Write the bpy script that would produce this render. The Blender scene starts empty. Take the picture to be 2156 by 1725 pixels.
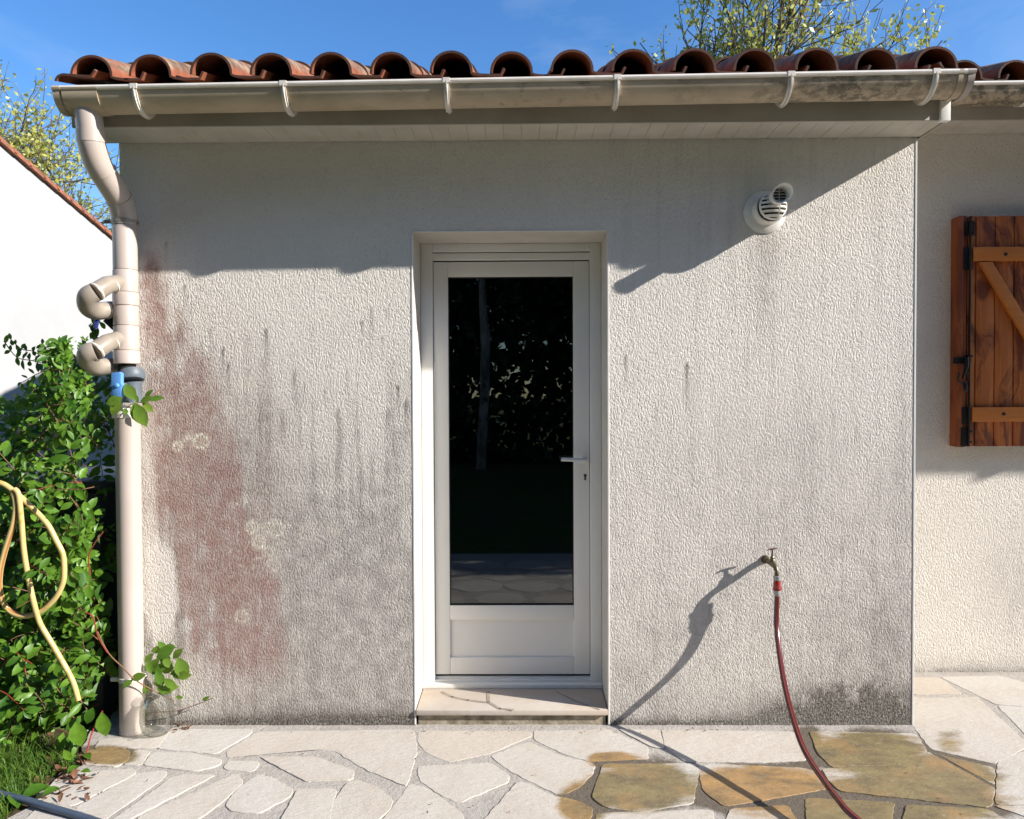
import bpy, bmesh, math, random
import numpy as np
from mathutils import Vector, Matrix, Quaternion
from mathutils import noise as MN
random.seed(7); np.random.seed(7)
S = bpy.context.scene
col = S.collection

# ------------------------------------------------------------------ camera, light, exposure
D, HC, F = 3.18, 1.43, 1558.0            # camera distance to the wall, height, focal length in 2156-px units
psi, th, rho = math.radians(.57), math.radians(1.14), math.radians(.26)
cf = Vector((-math.sin(psi)*math.cos(th), math.cos(psi)*math.cos(th), -math.sin(th)))
r0 = cf.cross(Vector((0, 0, 1))).normalized(); u0 = r0.cross(cf)
cR = r0*math.cos(rho)-u0*math.sin(rho); cU = u0*math.cos(rho)+r0*math.sin(rho)
CAM = Vector((0, -D, HC))
cd = bpy.data.cameras.new("camera"); cam = bpy.data.objects.new("camera", cd); col.objects.link(cam)
M = Matrix.Identity(4)
for i in range(3):
    M[i][0] = cR[i]; M[i][1] = cU[i]; M[i][2] = -cf[i]; M[i][3] = CAM[i]
cam.matrix_world = M
cd.sensor_width = 36; cd.sensor_fit = 'HORIZONTAL'; cd.lens = 36*F/2156; cd.clip_end = 2000; cd.clip_start = .05
S.camera = cam
SUN = Vector((3.1, -1.0, 1.75)).normalized()
EL = math.asin(SUN.z); AZ = math.atan2(SUN.x, SUN.y)
W = bpy.data.worlds.new("World"); S.world = W; W.use_nodes = True
nt = W.node_tree
sky = nt.nodes.new('ShaderNodeTexSky'); sky.sky_type = 'NISHITA'; sky.sun_disc = False
sky.sun_elevation = EL; sky.sun_rotation = AZ; sky.air_density = 1.0; sky.dust_density = .25; sky.ozone_density = 3.5
hs = nt.nodes.new('ShaderNodeHueSaturation'); hs.inputs['Saturation'].default_value = 1.22; hs.inputs['Hue'].default_value = .505
tc = nt.nodes.new('ShaderNodeTexCoord'); mpp = nt.nodes.new('ShaderNodeMapping'); mpp.inputs['Scale'].default_value = (1.4, 1.4, 4.5); nt.links.new(tc.outputs['Generated'], mpp.inputs[0])
wn = nt.nodes.new('ShaderNodeTexNoise'); wn.inputs['Scale'].default_value = 2.3; wn.inputs['Detail'].default_value = 7; wn.inputs['Roughness'].default_value = .6; wn.inputs['Distortion'].default_value = .5; nt.links.new(mpp.outputs[0], wn.inputs['Vector'])
wr = nt.nodes.new('ShaderNodeMapRange'); wr.inputs[1].default_value = .48; wr.inputs[2].default_value = .78; wr.inputs[4].default_value = .16; nt.links.new(wn.outputs['Fac'], wr.inputs[0])
wm = nt.nodes.new('ShaderNodeMix'); wm.data_type = 'RGBA'; nt.links.new(wr.outputs[0], wm.inputs[0]); wm.inputs[7].default_value = (4.2, 4.5, 4.9, 1); nt.links.new(sky.outputs[0], wm.inputs[6])
nt.links.new(wm.outputs[2], hs.inputs['Color']); nt.links.new(hs.outputs[0], nt.nodes['Background'].inputs[0]); nt.nodes['Background'].inputs[1].default_value = .125
sl = bpy.data.lights.new("sun", 'SUN'); so = bpy.data.objects.new("sun", sl); col.objects.link(so)
sl.energy = 5.0; sl.angle = math.radians(.53); sl.color = (1, .95, .885)
so.rotation_euler = SUN.to_track_quat('Z', 'Y').to_euler()
S.view_settings.view_transform = 'Standard'; S.view_settings.look = 'None'; S.view_settings.gamma = 1
S.view_settings.exposure = .84

def ray(u, v): return cf+cR*((u-1078)/F)-cU*((v-862.5)/F)
def P(u, v, Y):
    d = ray(u, v); return CAM+d*((Y+D)/d.y)
def G(u, v, z=0.):
    d = ray(u, v); return CAM+d*((z-HC)/d.z)

# ------------------------------------------------------------------ helpers
class MB:
    def __init__(s): s.v = []; s.f = []; s.m = []
    def quadstrip(s, A, B, mi=0, closed=False):
        n = len(A); o = len(s.v); s.v += [tuple(p) for p in A]+[tuple(p) for p in B]
        for i in range(n if closed else n-1):
            j = (i+1) % n; s.f.append((o+i, o+j, o+n+j, o+n+i)); s.m.append(mi)
    def loft(s, rings, mi=0, closed=True, cap=True):
        n = len(rings[0]); o = len(s.v)
        for r in rings: s.v += [tuple(p) for p in r]
        for k in range(len(rings)-1):
            for i in range(n if closed else n-1):
                j = (i+1) % n; s.f.append((o+k*n+i, o+k*n+j, o+(k+1)*n+j, o+(k+1)*n+i)); s.m.append(mi)
        if cap and closed:
            s.f.append(tuple(o+i for i in range(n))[::-1]); s.m.append(mi)
            s.f.append(tuple(o+(len(rings)-1)*n+i for i in range(n))); s.m.append(mi)
    def box(s, x0, x1, y0, y1, z0, z1, mi=0):
        o = len(s.v)
        s.v += [(x0,y0,z0),(x1,y0,z0),(x1,y1,z0),(x0,y1,z0),(x0,y0,z1),(x1,y0,z1),(x1,y1,z1),(x0,y1,z1)]
        for q in ((0,3,2,1),(4,5,6,7),(0,1,5,4),(1,2,6,5),(2,3,7,6),(3,0,4,7)):
            s.f.append(tuple(o+i for i in q)); s.m.append(mi)
        return s
    def face(s, pts, mi=0):
        o = len(s.v); s.v += [tuple(p) for p in pts]; s.f.append(tuple(range(o, o+len(pts)))); s.m.append(mi)
    def tube(s, pts, rad, n=12, mi=0, cap=True, sub=0):
        pts = [Vector(p) for p in pts]
        if not isinstance(rad, (list, tuple)): rad = [rad]*len(pts)
        if sub: pts, rad = spline(pts, rad, sub)
        rings = []; t0 = (pts[1]-pts[0]).normalized()
        a = Vector((0, 0, 1)) if abs(t0.z) < .9 else Vector((1, 0, 0))
        nn = t0.cross(a).normalized()
        for i, p in enumerate(pts):
            t = (pts[min(i+1, len(pts)-1)]-pts[max(i-1, 0)])
            if t.length < 1e-7: t = t0
            t = t.normalized(); nn = (nn-t*nn.dot(t)).normalized(); b = t.cross(nn)
            rings.append([p+(nn*math.cos(2*math.pi*k/n)+b*math.sin(2*math.pi*k/n))*rad[i] for k in range(n)])
        s.loft(rings, mi, True, cap)
    def build(s, name, mats, parent=None, ang=35, bevel=0, seg=2, flat=False):
        me = bpy.data.meshes.new(name); me.from_pydata(s.v, [], s.f); me.update()
        if not isinstance(mats, (list, tuple)): mats = [mats]
        for m in mats: me.materials.append(m)
        if len(mats) > 1: me.polygons.foreach_set('material_index', s.m)
        if bevel:
            bm = bmesh.new(); bm.from_mesh(me)
            es = [e for e in bm.edges if len(e.link_faces) == 2 and e.calc_face_angle(0) > .5]
            bmesh.ops.bevel(bm, geom=es, offset=bevel, segments=seg, affect='EDGES', profile=.6, clamp_overlap=True)
            bm.to_mesh(me); bm.free()
        if not flat:
            me.polygons.foreach_set('use_smooth', [True]*len(me.polygons))
            me.set_sharp_from_angle(angle=math.radians(ang))
        o = bpy.data.objects.new(name, me); col.objects.link(o)
        if parent: par(o, parent)
        return o
def par(o, p):
    o.parent = p; q = p; 
    o.matrix_parent_inverse = WM[p.name].inverted() if p.name in WM else Matrix.Identity(4)
WM = {}
def spline(pts, rad, sub):
    op, orr = [], []
    n = len(pts)
    for i in range(n-1):
        p0, p1, p2, p3 = pts[max(i-1, 0)], pts[i], pts[i+1], pts[min(i+2, n-1)]
        for k in range(sub):
            t = k/sub
            op.append(.5*((2*p1)+(p2-p0)*t+(2*p0-5*p1+4*p2-p3)*t*t+(3*p1-p0-3*p2+p3)*t**3))
            orr.append(rad[i]*(1-t)+rad[i+1]*t)
    op.append(pts[-1]); orr.append(rad[-1]); return op, orr
def tag(o, label=None, cat=None, group=None, kind=None):
    if label: o['label'] = label
    if cat: o['category'] = cat
    if group: o['group'] = group
    if kind: o['kind'] = kind
    return o
def thing(name, loc, label, cat, group=None):
    o = bpy.data.objects.new(name, None); col.objects.link(o); o.location = loc
    o.empty_display_size = .1
    WM[o.name] = Matrix.Translation(Vector(loc))
    return tag(o, label, cat, group)

# ------------------------------------------------------------------ materials
class NT:
    def __init__(s, name):
        s.m = bpy.data.materials.new(name); s.m.use_nodes = True; s.t = s.m.node_tree; s.n = s.t.nodes
        s.b = s.n['Principled BSDF']; s._c = None
    def new(s, t, **k):
        x = s.n.new(t)
        for a, b in k.items(): setattr(x, a, b)
        return x
    def link(s, a, b): s.t.links.new(a, b)
    def setin(s, sock, v):
        if hasattr(v, 'is_output') or isinstance(v, bpy.types.NodeSocket): s.link(v, sock)
        elif isinstance(v, (tuple, list)) and len(v) == 3 and sock.type == 'RGBA': sock.default_value = (*v, 1)
        else: sock.default_value = v
    def co(s, scale=(1, 1, 1)):
        if s._c is None: s._c = s.new('ShaderNodeTexCoord').outputs['Object']
        if scale == (1, 1, 1): return s._c
        mp = s.new('ShaderNodeMapping'); mp.inputs['Scale'].default_value = scale; s.link(s._c, mp.inputs[0]); return mp.outputs[0]
    def noise(s, scale, detail=3, rough=.55, dist=0, vec=None, st=(1, 1, 1)):
        x = s.new('ShaderNodeTexNoise'); x.inputs['Scale'].default_value = scale; x.inputs['Detail'].default_value = detail
        x.inputs['Roughness'].default_value = rough; x.inputs['Distortion'].default_value = dist
        s.link(vec or s.co(st), x.inputs['Vector']); return x.outputs['Fac']
    def ramp(s, fac, a, b, c0=0., c1=1.):
        x = s.new('ShaderNodeMapRange', clamp=True); s.setin(x.inputs[0], fac)
        for i, q in zip((1, 2, 3, 4), (a, b, c0, c1)): x.inputs[i].default_value = q
        return x.outputs[0]
    def math(s, op, a, b=0.):
        x = s.new('ShaderNodeMath', operation=op); s.setin(x.inputs[0], a); s.setin(x.inputs[1], b); return x.outputs[0]
    def mix(s, f, a, b, blend='MIX'):
        x = s.new('ShaderNodeMix', data_type='RGBA', blend_type=blend); s.setin(x.inputs[0], f); s.setin(x.inputs[6], a); s.setin(x.inputs[7], b); return x.outputs[2]
    def attr(s, n): x = s.new('ShaderNodeAttribute'); x.attribute_name = n; return x
    def rpi(s): return s.new('ShaderNodeNewGeometry').outputs['Random Per Island']
    def bump(s, h, dist=.002, strength=1., nrm=None):
        x = s.new('ShaderNodeBump'); x.inputs['Distance'].default_value = dist; x.inputs['Strength'].default_value = strength
        s.link(h, x.inputs['Height'])
        if nrm: s.link(nrm, x.inputs['Normal'])
        return x.outputs[0]
    def out(s, c, rough=.5, nrm=None, spec=.5, **k):
        s.setin(s.b.inputs['Base Color'], c); s.setin(s.b.inputs['Roughness'], rough); s.b.inputs['Specular IOR Level'].default_value = spec
        if nrm: s.link(nrm, s.b.inputs['Normal'])
        for a, b in k.items(): s.setin(s.b.inputs[a.replace('_', ' ')], b)
        return s.m

def simple(name, c, c2=None, rough=.5, scale=6, bd=0, bs=60, spec=.5, det=4, st=(1, 1, 1), lo=.35, hi=.65, **k):
    n = NT(name); cc = c
    if c2: cc = n.mix(n.ramp(n.noise(scale, det, .6, st=st), lo, hi), c, c2)
    nr = n.bump(n.noise(bs, 3), bd) if bd else None
    return n.out(cc, rough, nr, spec, **k)

def stucco(name, clean=False):
    n = NT(name)
    a = n.noise(122, 2., .48, .7, st=(1.25, 1.25, .62)); b = n.noise(210, 2, .5, .5)
    h = n.math('ADD', n.math('MULTIPLY', n.ramp(a, .36, .56), 1.), n.math('MULTIPLY', b, .35))
    nr = n.bump(h, .0022, 1.)
    base = n.mix(n.ramp(n.noise(2.2, 5, .6), .3, .7), (.76, .71, .645), (.70, .655, .59)) if not clean else n.mix(n.ramp(n.noise(2.2, 5, .6), .3, .7), (.775, .72, .64), (.73, .675, .595))
    at = n.attr('stain'); sp = n.new('ShaderNodeSeparateColor'); n.link(at.outputs['Color'], sp.inputs[0])
    grain = n.ramp(n.noise(110, 4, .7), .3, .72, .7, 1.25)
    g2 = n.ramp(n.noise(14, 4, .65), .3, .7, .65, 1.3)
    gr = n.math('MULTIPLY', n.math('MULTIPLY', sp.outputs[1], grain), g2)
    c = n.mix(n.math('MINIMUM', gr, 1.), base, (.33, .30, .275))
    rd = n.math('MULTIPLY', n.math('MULTIPLY', sp.outputs[0], grain), g2)
    c = n.mix(n.math('MINIMUM', rd, 1.), c, (.32, .20, .17))
    lc = n.math('MULTIPLY', n.math('MULTIPLY', sp.outputs[2], .7), n.ramp(n.noise(90, 3, .6), .3, .55, .3, 1.6))
    c = n.mix(n.math('MINIMUM', lc, 1.), c, (.70, .65, .53))
    dk = n.math('MULTIPLY', at.outputs['Alpha'], n.ramp(n.noise(105, 6, .8), .34, .66, .25, 1.2))
    c = n.mix(n.math('MINIMUM', dk, 1.), c, (.055, .047, .032))
    # shade of the float-finish pits, mixed into the colour
    c = n.mix(n.ramp(a, .30, .40, .22, 0), c, (.30, .27, .25))
    return n.out(c, .92, nr, .25)
MS = stucco('stucco_front'); MSC = stucco('stucco_clean', True)
M_plaster = simple('smooth_plaster', (.58, .545, .495), (.52, .485, .43), .85, 5, .0004, 80, .25)
M_white = simple('white_pvc', (.82, .81, .77), (.78, .77, .73), .38, 3, 0)
M_bead = simple('white_corner_bead', (.66, .64, .61), (.58, .56, .52), .5, 9)
M_soffit = simple('soffit_pvc', (.66, .61, .52), (.55, .50, .42), .5, 8)
M_fascia = simple('fascia_pvc', (.42, .38, .32), (.35, .31, .25), .5, 5)
def gutter_mat():
    n = NT('gutter_pvc')
    c = n.mix(n.ramp(n.noise(3, 4, st=(1, 1, 3)), .3, .7), (.56, .455, .325), (.47, .37, .255))
    sx = n.new('ShaderNodeSeparateXYZ'); n.link(n.co(), sx.inputs[0])
    gx = n.ramp(sx.outputs[0], -.9, 1.0, .0, .2)
    m = n.ramp(n.math('ADD', n.noise(24, 7, .75, .25, st=(.8, 1, 1.3)), gx), .64, .76)
    m = n.math('MULTIPLY', m, n.ramp(n.noise(1.7, 2), .38, .6, .1, .95))
    c = n.mix(n.ramp(n.noise(9, 6, .7, .3, st=(.5, 1, 1.4)), .46, .66, 0, .4), c, (.30, .23, .14))
    zz = n.ramp(sx.outputs[2], 2.625, 2.605)
    c = n.mix(n.math('MULTIPLY', m, n.ramp(sx.outputs[2], 2.62, 2.60) if False else .88), c, (.085, .075, .05))
    return n.out(c, .58)
M_gut = gutter_mat()
M_lip = simple('gutter_lip_pvc', (.78, .73, .66), (.68, .62, .54), .4, 12)  # gutter plastic lightened, sunlight on the lip put into its colour
M_pipe = simple('sand_pvc_pipe', (.475, .405, .36), (.44, .37, .325), .38, 4)
M_elb = simple('weathered_pvc_elbow', (.32, .275, .225), (.26, .22, .175), .42, 9)
M_grey = simple('grey_plastic', (.13, .155, .18), (.09, .11, .13), .5, 12)
M_dark = simple('dark_cavity', (.012, .011, .01), rough=.9)
M_blue = simple('blue_plastic', (.13, .33, .72), (.10, .27, .62), .35, 20)
M_navy = simple('navy_plastic', (.02, .03, .16), rough=.4)
def tile_mat():
    n = NT('roof_tile_terracotta')
    r = n.rpi()
    c = n.mix(r, (.32, .095, .045), (.23, .072, .036))
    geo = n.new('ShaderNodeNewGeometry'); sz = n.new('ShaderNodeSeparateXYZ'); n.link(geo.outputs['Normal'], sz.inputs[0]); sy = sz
    w = n.math('MULTIPLY', n.ramp(sz.outputs[2], .12, .45), n.ramp(n.noise(11, 5, .7, st=(1.6, .5, 1)), .34, .58, .3, 1))
    c = n.mix(w, c, n.mix(n.ramp(n.noise(24, 4, .6), .35, .6), (.34, .25, .17), (.10, .078, .052)))
    c = n.mix(n.ramp(n.noise(5, 5, .7), .48, .66, 0, .75), c, (.05, .036, .024))
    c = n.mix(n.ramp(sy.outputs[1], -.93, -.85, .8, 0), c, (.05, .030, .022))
    return n.out(c, .8, n.bump(n.noise(90, 4), .001), .3)
M_tile = tile_mat()
M_alu = simple('door_aluminium', (.5, .5, .48), rough=.35, Metallic=.8)
def glass_mat():
    n = NT('pane_glass')
    fr = n.new('ShaderNodeFresnel'); fr.inputs[0].default_value = 1.52
    g = n.new('ShaderNodeBsdfGlossy'); g.inputs['Roughness'].default_value = .004
    t = n.new('ShaderNodeBsdfTransparent'); t.inputs[0].default_value = (.62, .66, .64, 1)
    mx = n.new('ShaderNodeMixShader'); f2 = n.math('MULTIPLY', fr.outputs[0], 2.3)
    n.link(f2, mx.inputs[0]); n.link(t.outputs[0], mx.inputs[1]); n.link(g.outputs[0], mx.inputs[2])
    n.link(mx.outputs[0], n.n['Material Output'].inputs[0]); return n.m
M_glass = glass_mat()
M_room = simple('dark_room_paint', (.05, .047, .045), (.035, .033, .03), .9, 2)  # near-black tone puts the darkness of the unlit room into its walls
def wood_mat(name, c1, c2, c3, axis='z'):
    n = NT(name); st = {'z': (1, 1, .06), 'x': (.06, 1, 1)}[axis]
    g = n.noise(55, 5, .65, .6, st=st)
    c = n.mix(n.ramp(g, .35, .65), c1, c2)
    c = n.mix(n.ramp(n.noise(7, 6, .7, 1.2, st=(1, 1, .35)), .46, .56), c, c3)
    return n.out(c, n.ramp(g, .3, .7, .38, .6), n.bump(g, .0007), .4)
M_wood = wood_mat('stained_wood_boards', (.50, .155, .034), (.36, .095, .020), (.16, .038, .014))
M_wood2 = wood_mat('stained_wood_battens', (.62, .225, .050), (.50, .155, .032), (.55, .18, .04), 'x')
M_wood3 = wood_mat('dark_wood_jamb', (.24, .055, .014), (.15, .032, .009), (.30, .08, .02))
M_iron = simple('black_iron', (.012, .012, .014), (.03, .024, .02), .42, 40, .0004, 120, Metallic=.4)
M_brass = simple('weathered_brass', (.20, .17, .11), (.12, .10, .065), .42, 60, Metallic=.75)
M_chrome = simple('grey_connector', (.42, .43, .42), (.3, .3, .3), .3, 50, Metallic=.5)
M_redpl = simple('translucent_red_plastic', (.30, .03, .022), rough=.18, spec=.6)
def hose_mat():
    n = NT('red_ribbed_hose'); a = n.attr('stripe')
    c = n.mix(a.outputs['Fac'], (.095, .010, .008), (.30, .085, .07)); return n.out(c, .22, None, .6)  # pale stripes put the highlights of the hose into its colour
M_hose = hose_mat()
def yhose_mat():
    n = NT('yellow_hose'); a = n.attr('stripe')
    c = n.mix(a.outputs['Fac'], (.56, .42, .17), (.33, .13, .045)); c = n.mix(n.ramp(n.noise(25, 4), .55, .7), c, (.40, .30, .06)); return n.out(c, .35)
M_yhose = yhose_mat()
M_ghose = simple('blue_grey_hose', (.075, .10, .15), (.055, .075, .11), .4, 20)
def leaf_mat(name, a, b, dark=None, tr=.45):
    n = NT(name); r = n.rpi(); c = n.mix(r, a, b)
    c = n.mix(n.ramp(n.noise(40, 3), .4, .7, 0, .35), c, tuple(x*.6 for x in a))
    d = n.new('ShaderNodeBsdfTranslucent'); n.link(c, d.inputs[0])
    n.out(c, .42, None, .45); mx = n.new('ShaderNodeMixShader'); mx.inputs[0].default_value = tr
    n.link(n.b.outputs[0], mx.inputs[1]); n.link(d.outputs[0], mx.inputs[2]); n.link(mx.outputs[0], n.n['Material Output'].inputs[0]); return n.m
M_leaf = leaf_mat('vine_leaf', (.035, .115, .010), (.17, .33, .03), tr=.35)
M_leaf_y = leaf_mat('young_vine_leaf', (.12, .25, .03), (.20, .30, .04), tr=.4)
M_spring = leaf_mat('spring_tree_leaf', (.50, .46, .07), (.36, .40, .12), tr=.4)
M_grass = leaf_mat('grass_blade', (.06, .16, .015), (.17, .26, .04), tr=.35)
M_stem = simple('vine_stem', (.16, .07, .04), (.22, .12, .06), .7, 10)
M_redstem = simple('red_vine_stem', (.30, .03, .025), (.2, .04, .02), .5, 10)
M_bark = simple('bark', (.15, .12, .09), (.08, .065, .05), .9, 8, .004, 30, .2)
M_bark_pale = simple('pale_bark', (.42, .40, .36), (.12, .10, .08), .9, 5, .004, 30, .2, st=(1, 1, .4))
M_deadleaf = simple('dead_leaf', (.22, .10, .05), (.12, .05, .03), .8, 30)
def lawn_mat():
    n = NT('lawn'); c = n.mix(n.ramp(n.noise(9, 6, .7), .3, .7), (.04, .085, .015), (.09, .13, .03)); c = n.mix(n.ramp(n.noise(1.2, 4), .5, .7), c, (.10, .09, .05))
    return n.out(c, .9, n.bump(n.noise(60, 4), .02), .2)
M_lawn = lawn_mat()
M_soil = simple('soil', (.09, .06, .035), (.05, .035, .02), .95, 20, .006, 50, .2)
M_nwall = simple('white_render', (.43, .43, .425), (.385, .385, .38), .9, .8, .001, 60, .2)
M_ntile = simple('neighbour_tile', (.36, .13, .07), (.20, .08, .05), .85, 9, .003, 30)
M_tank = simple('dark_grey_tank', (.035, .04, .045), (.05, .055, .06), .45, 6)

# ------------------------------------------------------------------ small numpy value noise and masks for weathering
_T = {}
def vnoise(x, y, seed=0):
    if seed not in _T: _T[seed] = np.random.RandomState(seed).rand(256, 256)
    T = _T[seed]
    xi = np.floor(x).astype(int); yi = np.floor(y).astype(int); fx = x-xi; fy = y-yi
    fx = fx*fx*(3-2*fx); fy = fy*fy*(3-2*fy)
    g = lambda a, b: T[a % 256, b % 256]
    return (g(xi, yi)*(1-fx)+g(xi+1, yi)*fx)*(1-fy)+(g(xi, yi+1)*(1-fx)+g(xi+1, yi+1)*fx)*fy
def fbm(x, y, seed=0, o=4):
    r = 0; a = .5; t = 0
    for k in range(o): r = r+a*vnoise(x*2**k, y*2**k, seed+k); t += a; a *= .55
    return r/t
def inpoly(px, py, poly):
    r = np.zeros(px.shape, bool); n = len(poly)
    for i in range(n):
        x1, y1 = poly[i]; x2, y2 = poly[(i+1) % n]
        c = ((y1 > py) != (y2 > py)) & (px < (x2-x1)*(py-y1)/(y2-y1+1e-9)+x1); r ^= c
    return r
def smooth(a, lo, hi): t = np.clip((a-lo)/(hi-lo), 0, 1); return t*t*(3-2*t)
def gauss(U, V, u, v, su, sv): return np.exp(-(((U-u)/su)**2+((V-v)/sv)**2))

def grid_lines(a, step):
    out = [a[0]]
    for p, q in zip(a[:-1], a[1:]):
        n = max(1, int(math.ceil((q-p)/step))); out += [p+(q-p)*(i+1)/n for i in range(n)]
    return out
def wall_grid(name, xs, zs, Y, hole, mat, parent, stainf, flip=False):
    gx = np.array(xs); gz = np.array(zs); nx, nz = len(gx), len(gz)
    X, Z = np.meshgrid(gx, gz)
    v = np.stack([X.ravel(), np.full(X.size, Y), Z.ravel()], 1)
    i, j = np.meshgrid(np.arange(nx-1), np.arange(nz-1)); i = i.ravel(); j = j.ravel()
    cx = (gx[i]+gx[i+1])/2; cz = (gz[j]+gz[j+1])/2
    keep = np.ones(len(i), bool)
    if hole: keep = ~((cx > hole[0]) & (cx < hole[1]) & (cz > hole[2]) & (cz < hole[3]))
    i, j = i[keep], j[keep]; a = j*nx+i
    f = np.stack([a, a+1, a+nx+1, a+nx], 1)
    me = bpy.data.meshes.new(name); me.from_pydata(v.tolist(), [], f.tolist()); me.update(); me.materials.append(mat)
    ca = me.color_attributes.new('stain', 'FLOAT_COLOR', 'POINT')
    ca.data.foreach_set('color', stainf(X.ravel(), Z.ravel()).astype(np.float32).ravel())
    o = bpy.data.objects.new(name, me); col.objects.link(o); par(o, parent); return o

# wall-stain layout is written in hundredths along the wall: U = 1093+490*X, V = 830-490*(Z-1.43)
RED = [(312,528),(328,545),(334,575),(342,640),(360,660),(388,680),(398,740),(430,765),(452,800),(456,860),(474,900),(492,950),(500,1000),(492,1060),(500,1110),(530,1150),(560,1210),(566,1290),(580,1340),(584,1400),(545,1424),(480,1412),(420,1404),(392,1360),(372,1300),(362,1210),(360,1125),(330,1110),(316,1010),(322,930),(306,860),(304,790),(298,720),(296,620),(304,560)]
STREAK = [(350,508,28,.5),(390,597,70,.8),(421,597,22,.5),(381,680,50,.8),(402,633,30,.4),(442,689,60,.5),(467,731,60,.8),(479,763,70,.8),(559,692,80,1),(619,778,70,.7),(640,805,60,.5),(681,817,28,.6),(709,864,60,.7),(763,674,60,.7),(781,648,110,.8),(807,707,40,.5),(819,648,24,.5),(837,811,50,.9),(855,844,90,.9),(816,864,60,.5),(657,683,30,.4),(546,850,120,.6),(520,700,60,.4),(330,560,60,.8),(422,720,90,.7),(1318,752,70,.8),(1445,770,90,1.3),(1802,900,30,.6),(1800,620,60,.3),(1500,820,60,.3),(1380,860,90,.3),(1700,840,90,.3),(730,780,80,.4),(590,860,90,.5)]
RINGS = [(516,803,11,.5),(419,926,14,1),(369,934,8,.9),(392,918,6,.8),(524.5,1108,12,.9),(572.6,1112,17,.7),(539,1140,12,.9),(571,1186,14,.5),(501,1299,13,.6),(560,1160,9,.6),(640,1120,15,.35),(700,1110,12,.3),(880,1100,1,.1)]
def front_stain(X, Z):
    U = 1093+490*X; V = 830-490*(Z-1.43); n = len(U)
    w1 = (fbm(U/22, V/150, 3)-.5)*50; w2 = (fbm(U/60, V/60, 9)-.5)*60; w3 = (fbm(U/9, V/22, 21)-.5)*16
    red = np.zeros(n)
    offs = [(0, 0), (9, 0), (-9, 0), (0, 16), (0, -16), (14, 10), (-14, 10), (14, -12), (-14, -12), (20, 0), (-20, 0), (0, 26)]
    rg = np.random.RandomState(4); offs = [(rg.normal(0, 17)+2, rg.normal(0, 30)) for _ in range(34)]
    for du, dv in offs: red += inpoly(U+w1*.5+w3+du, V+w2*.6+dv, RED)
    red /= len(offs)
    red *= np.clip(.12+1.9*(fbm(U/20, V/95, 5)-.12)*.9+.9*(fbm(U/6, V/50, 15)-.5)-.35*smooth(fbm(U/30, V/40, 19), .5, .7), 0, 1.4)+.35*gauss(U, V, 430, 1030, 90, 130)-.12*gauss(U, V, 480, 1260, 120, 90)
    red += .35*gauss(U, V, 560, 1390, 40, 40)+.16*gauss(U, V, 1530, 1400, 60, 160)*0
    red += .5*gauss(U, V, 520, 1330, 90, 110)*smooth(fbm(U/18, V/40, 91), .35, .7)+.22*gauss(U, V, 400, 900, 70, 260)*fbm(U/20, V/50, 92)
    red += .42*gauss(U, V, 470, 1120, 115, 300)*(.4+.9*smooth(fbm(U/6, V/130, 98), .35, .7))+.0*gauss(U, V, 440, 1080, 105, 300)*(.3+1.1*fbm(U/14, V/60, 97))
    red += .75*gauss(U, V, 318, 572, 11, 34)+.35*gauss(U, V, 322, 640, 20, 70)+.18*smooth(fbm(U/7, V/220, 95), .5, .8)*gauss(U, V, 420, 1000, 150, 320)
    red *= .72+.6*(fbm(U/9, V/9, 93)-.5)+.35*fbm(U/40, V/40, 94)
    red = np.clip(red*1.1, 0, .8)
    dkspike = .35*gauss(U, V, 318, 560, 7, 26)
    # grey-violet grime
    g = .55*gauss(U, V, 480, 1010, 120, 190)+.50*gauss(U, V, 700, 1160, 220, 230)+.60*gauss(U, V, 760, 1370, 240, 150)+.10*gauss(U, V, 600, 800, 260, 140)
    g += .22*gauss(U, V, 860, 960, 50, 260)+.42*gauss(U, V, 1860, 1380, 150, 200)+.22*gauss(U, V, 1560, 1250, 380, 260)+.25*gauss(U, V, 1320, 1440, 140, 140)
    g += .45*gauss(U, V, 1612, 520, 26, 70)+.3*gauss(U, V, 1605, 640, 22, 80)+.12*gauss(U, V, 1750, 950, 200, 200)+.2*gauss(U, V, 1900, 1000, 30, 400)
    colm = fbm(U/11, V/260, 31); g = g*1.15+.16*smooth(V, 700, 1100); g *= .55+.85*fbm(U/60, V/110, 12)
    g += .48*smooth(colm, .48, .7)*smooth(V, 640, 1000)*(1-smooth(U, 860, 1100))
    g += .12*smooth(colm, .52, .75)*smooth(V, 700, 1000)
    g *= 1-.85*smooth(gauss(U, V, 325, 1240, 46, 130)+.25*(fbm(U/14, V/20, 77)-.5), .35, .6)
    stk = np.zeros(n)
    for u, v, L, s in STREAK:
        t = (V-v)/L; wd = 2.2+4.5*np.clip(t, 0, 1)
        stk += s*1.15*np.exp(-((U-u+(vnoise(V/14, U*0+u, 2)-.5)*3)/(2.4+1.6*np.clip(t, 0, 1)))**2)*smooth(t, -.12, .05)*(.1+.9*np.exp(-np.clip(t, 0, 9)*3))*(1-smooth(t, .6, 1.5))
        g += s*.8*np.exp(-((U-u+(vnoise(V/14, U*0+u, 2)-.5)*3)/wd)**2)*smooth(t, -.12, .05)*(.25+.75*np.exp(-np.clip(t, 0, 9)*3.5))*(1-smooth(t, .6, 1.5))
    g += .25*smooth(V, 1400, 1530)
    g += .10*smooth(U, 1150, 1350)*fbm(U/50, V/120, 71)+.16*smooth(U, 1250, 1300)*smooth(fbm(U/9, V/240, 72), .5, .75)
    g = np.clip(g*(.9+.35*smooth(V, 950, 1250)*(1-smooth(U, 900, 1000))), 0, .88)
    red *= 1-.9*smooth(gauss(U, V, 325, 1240, 46, 130)+.25*(fbm(U/14, V/20, 77)-.5), .35, .6)
    # pale lichen rings and patches
    b = np.zeros(n)
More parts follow.
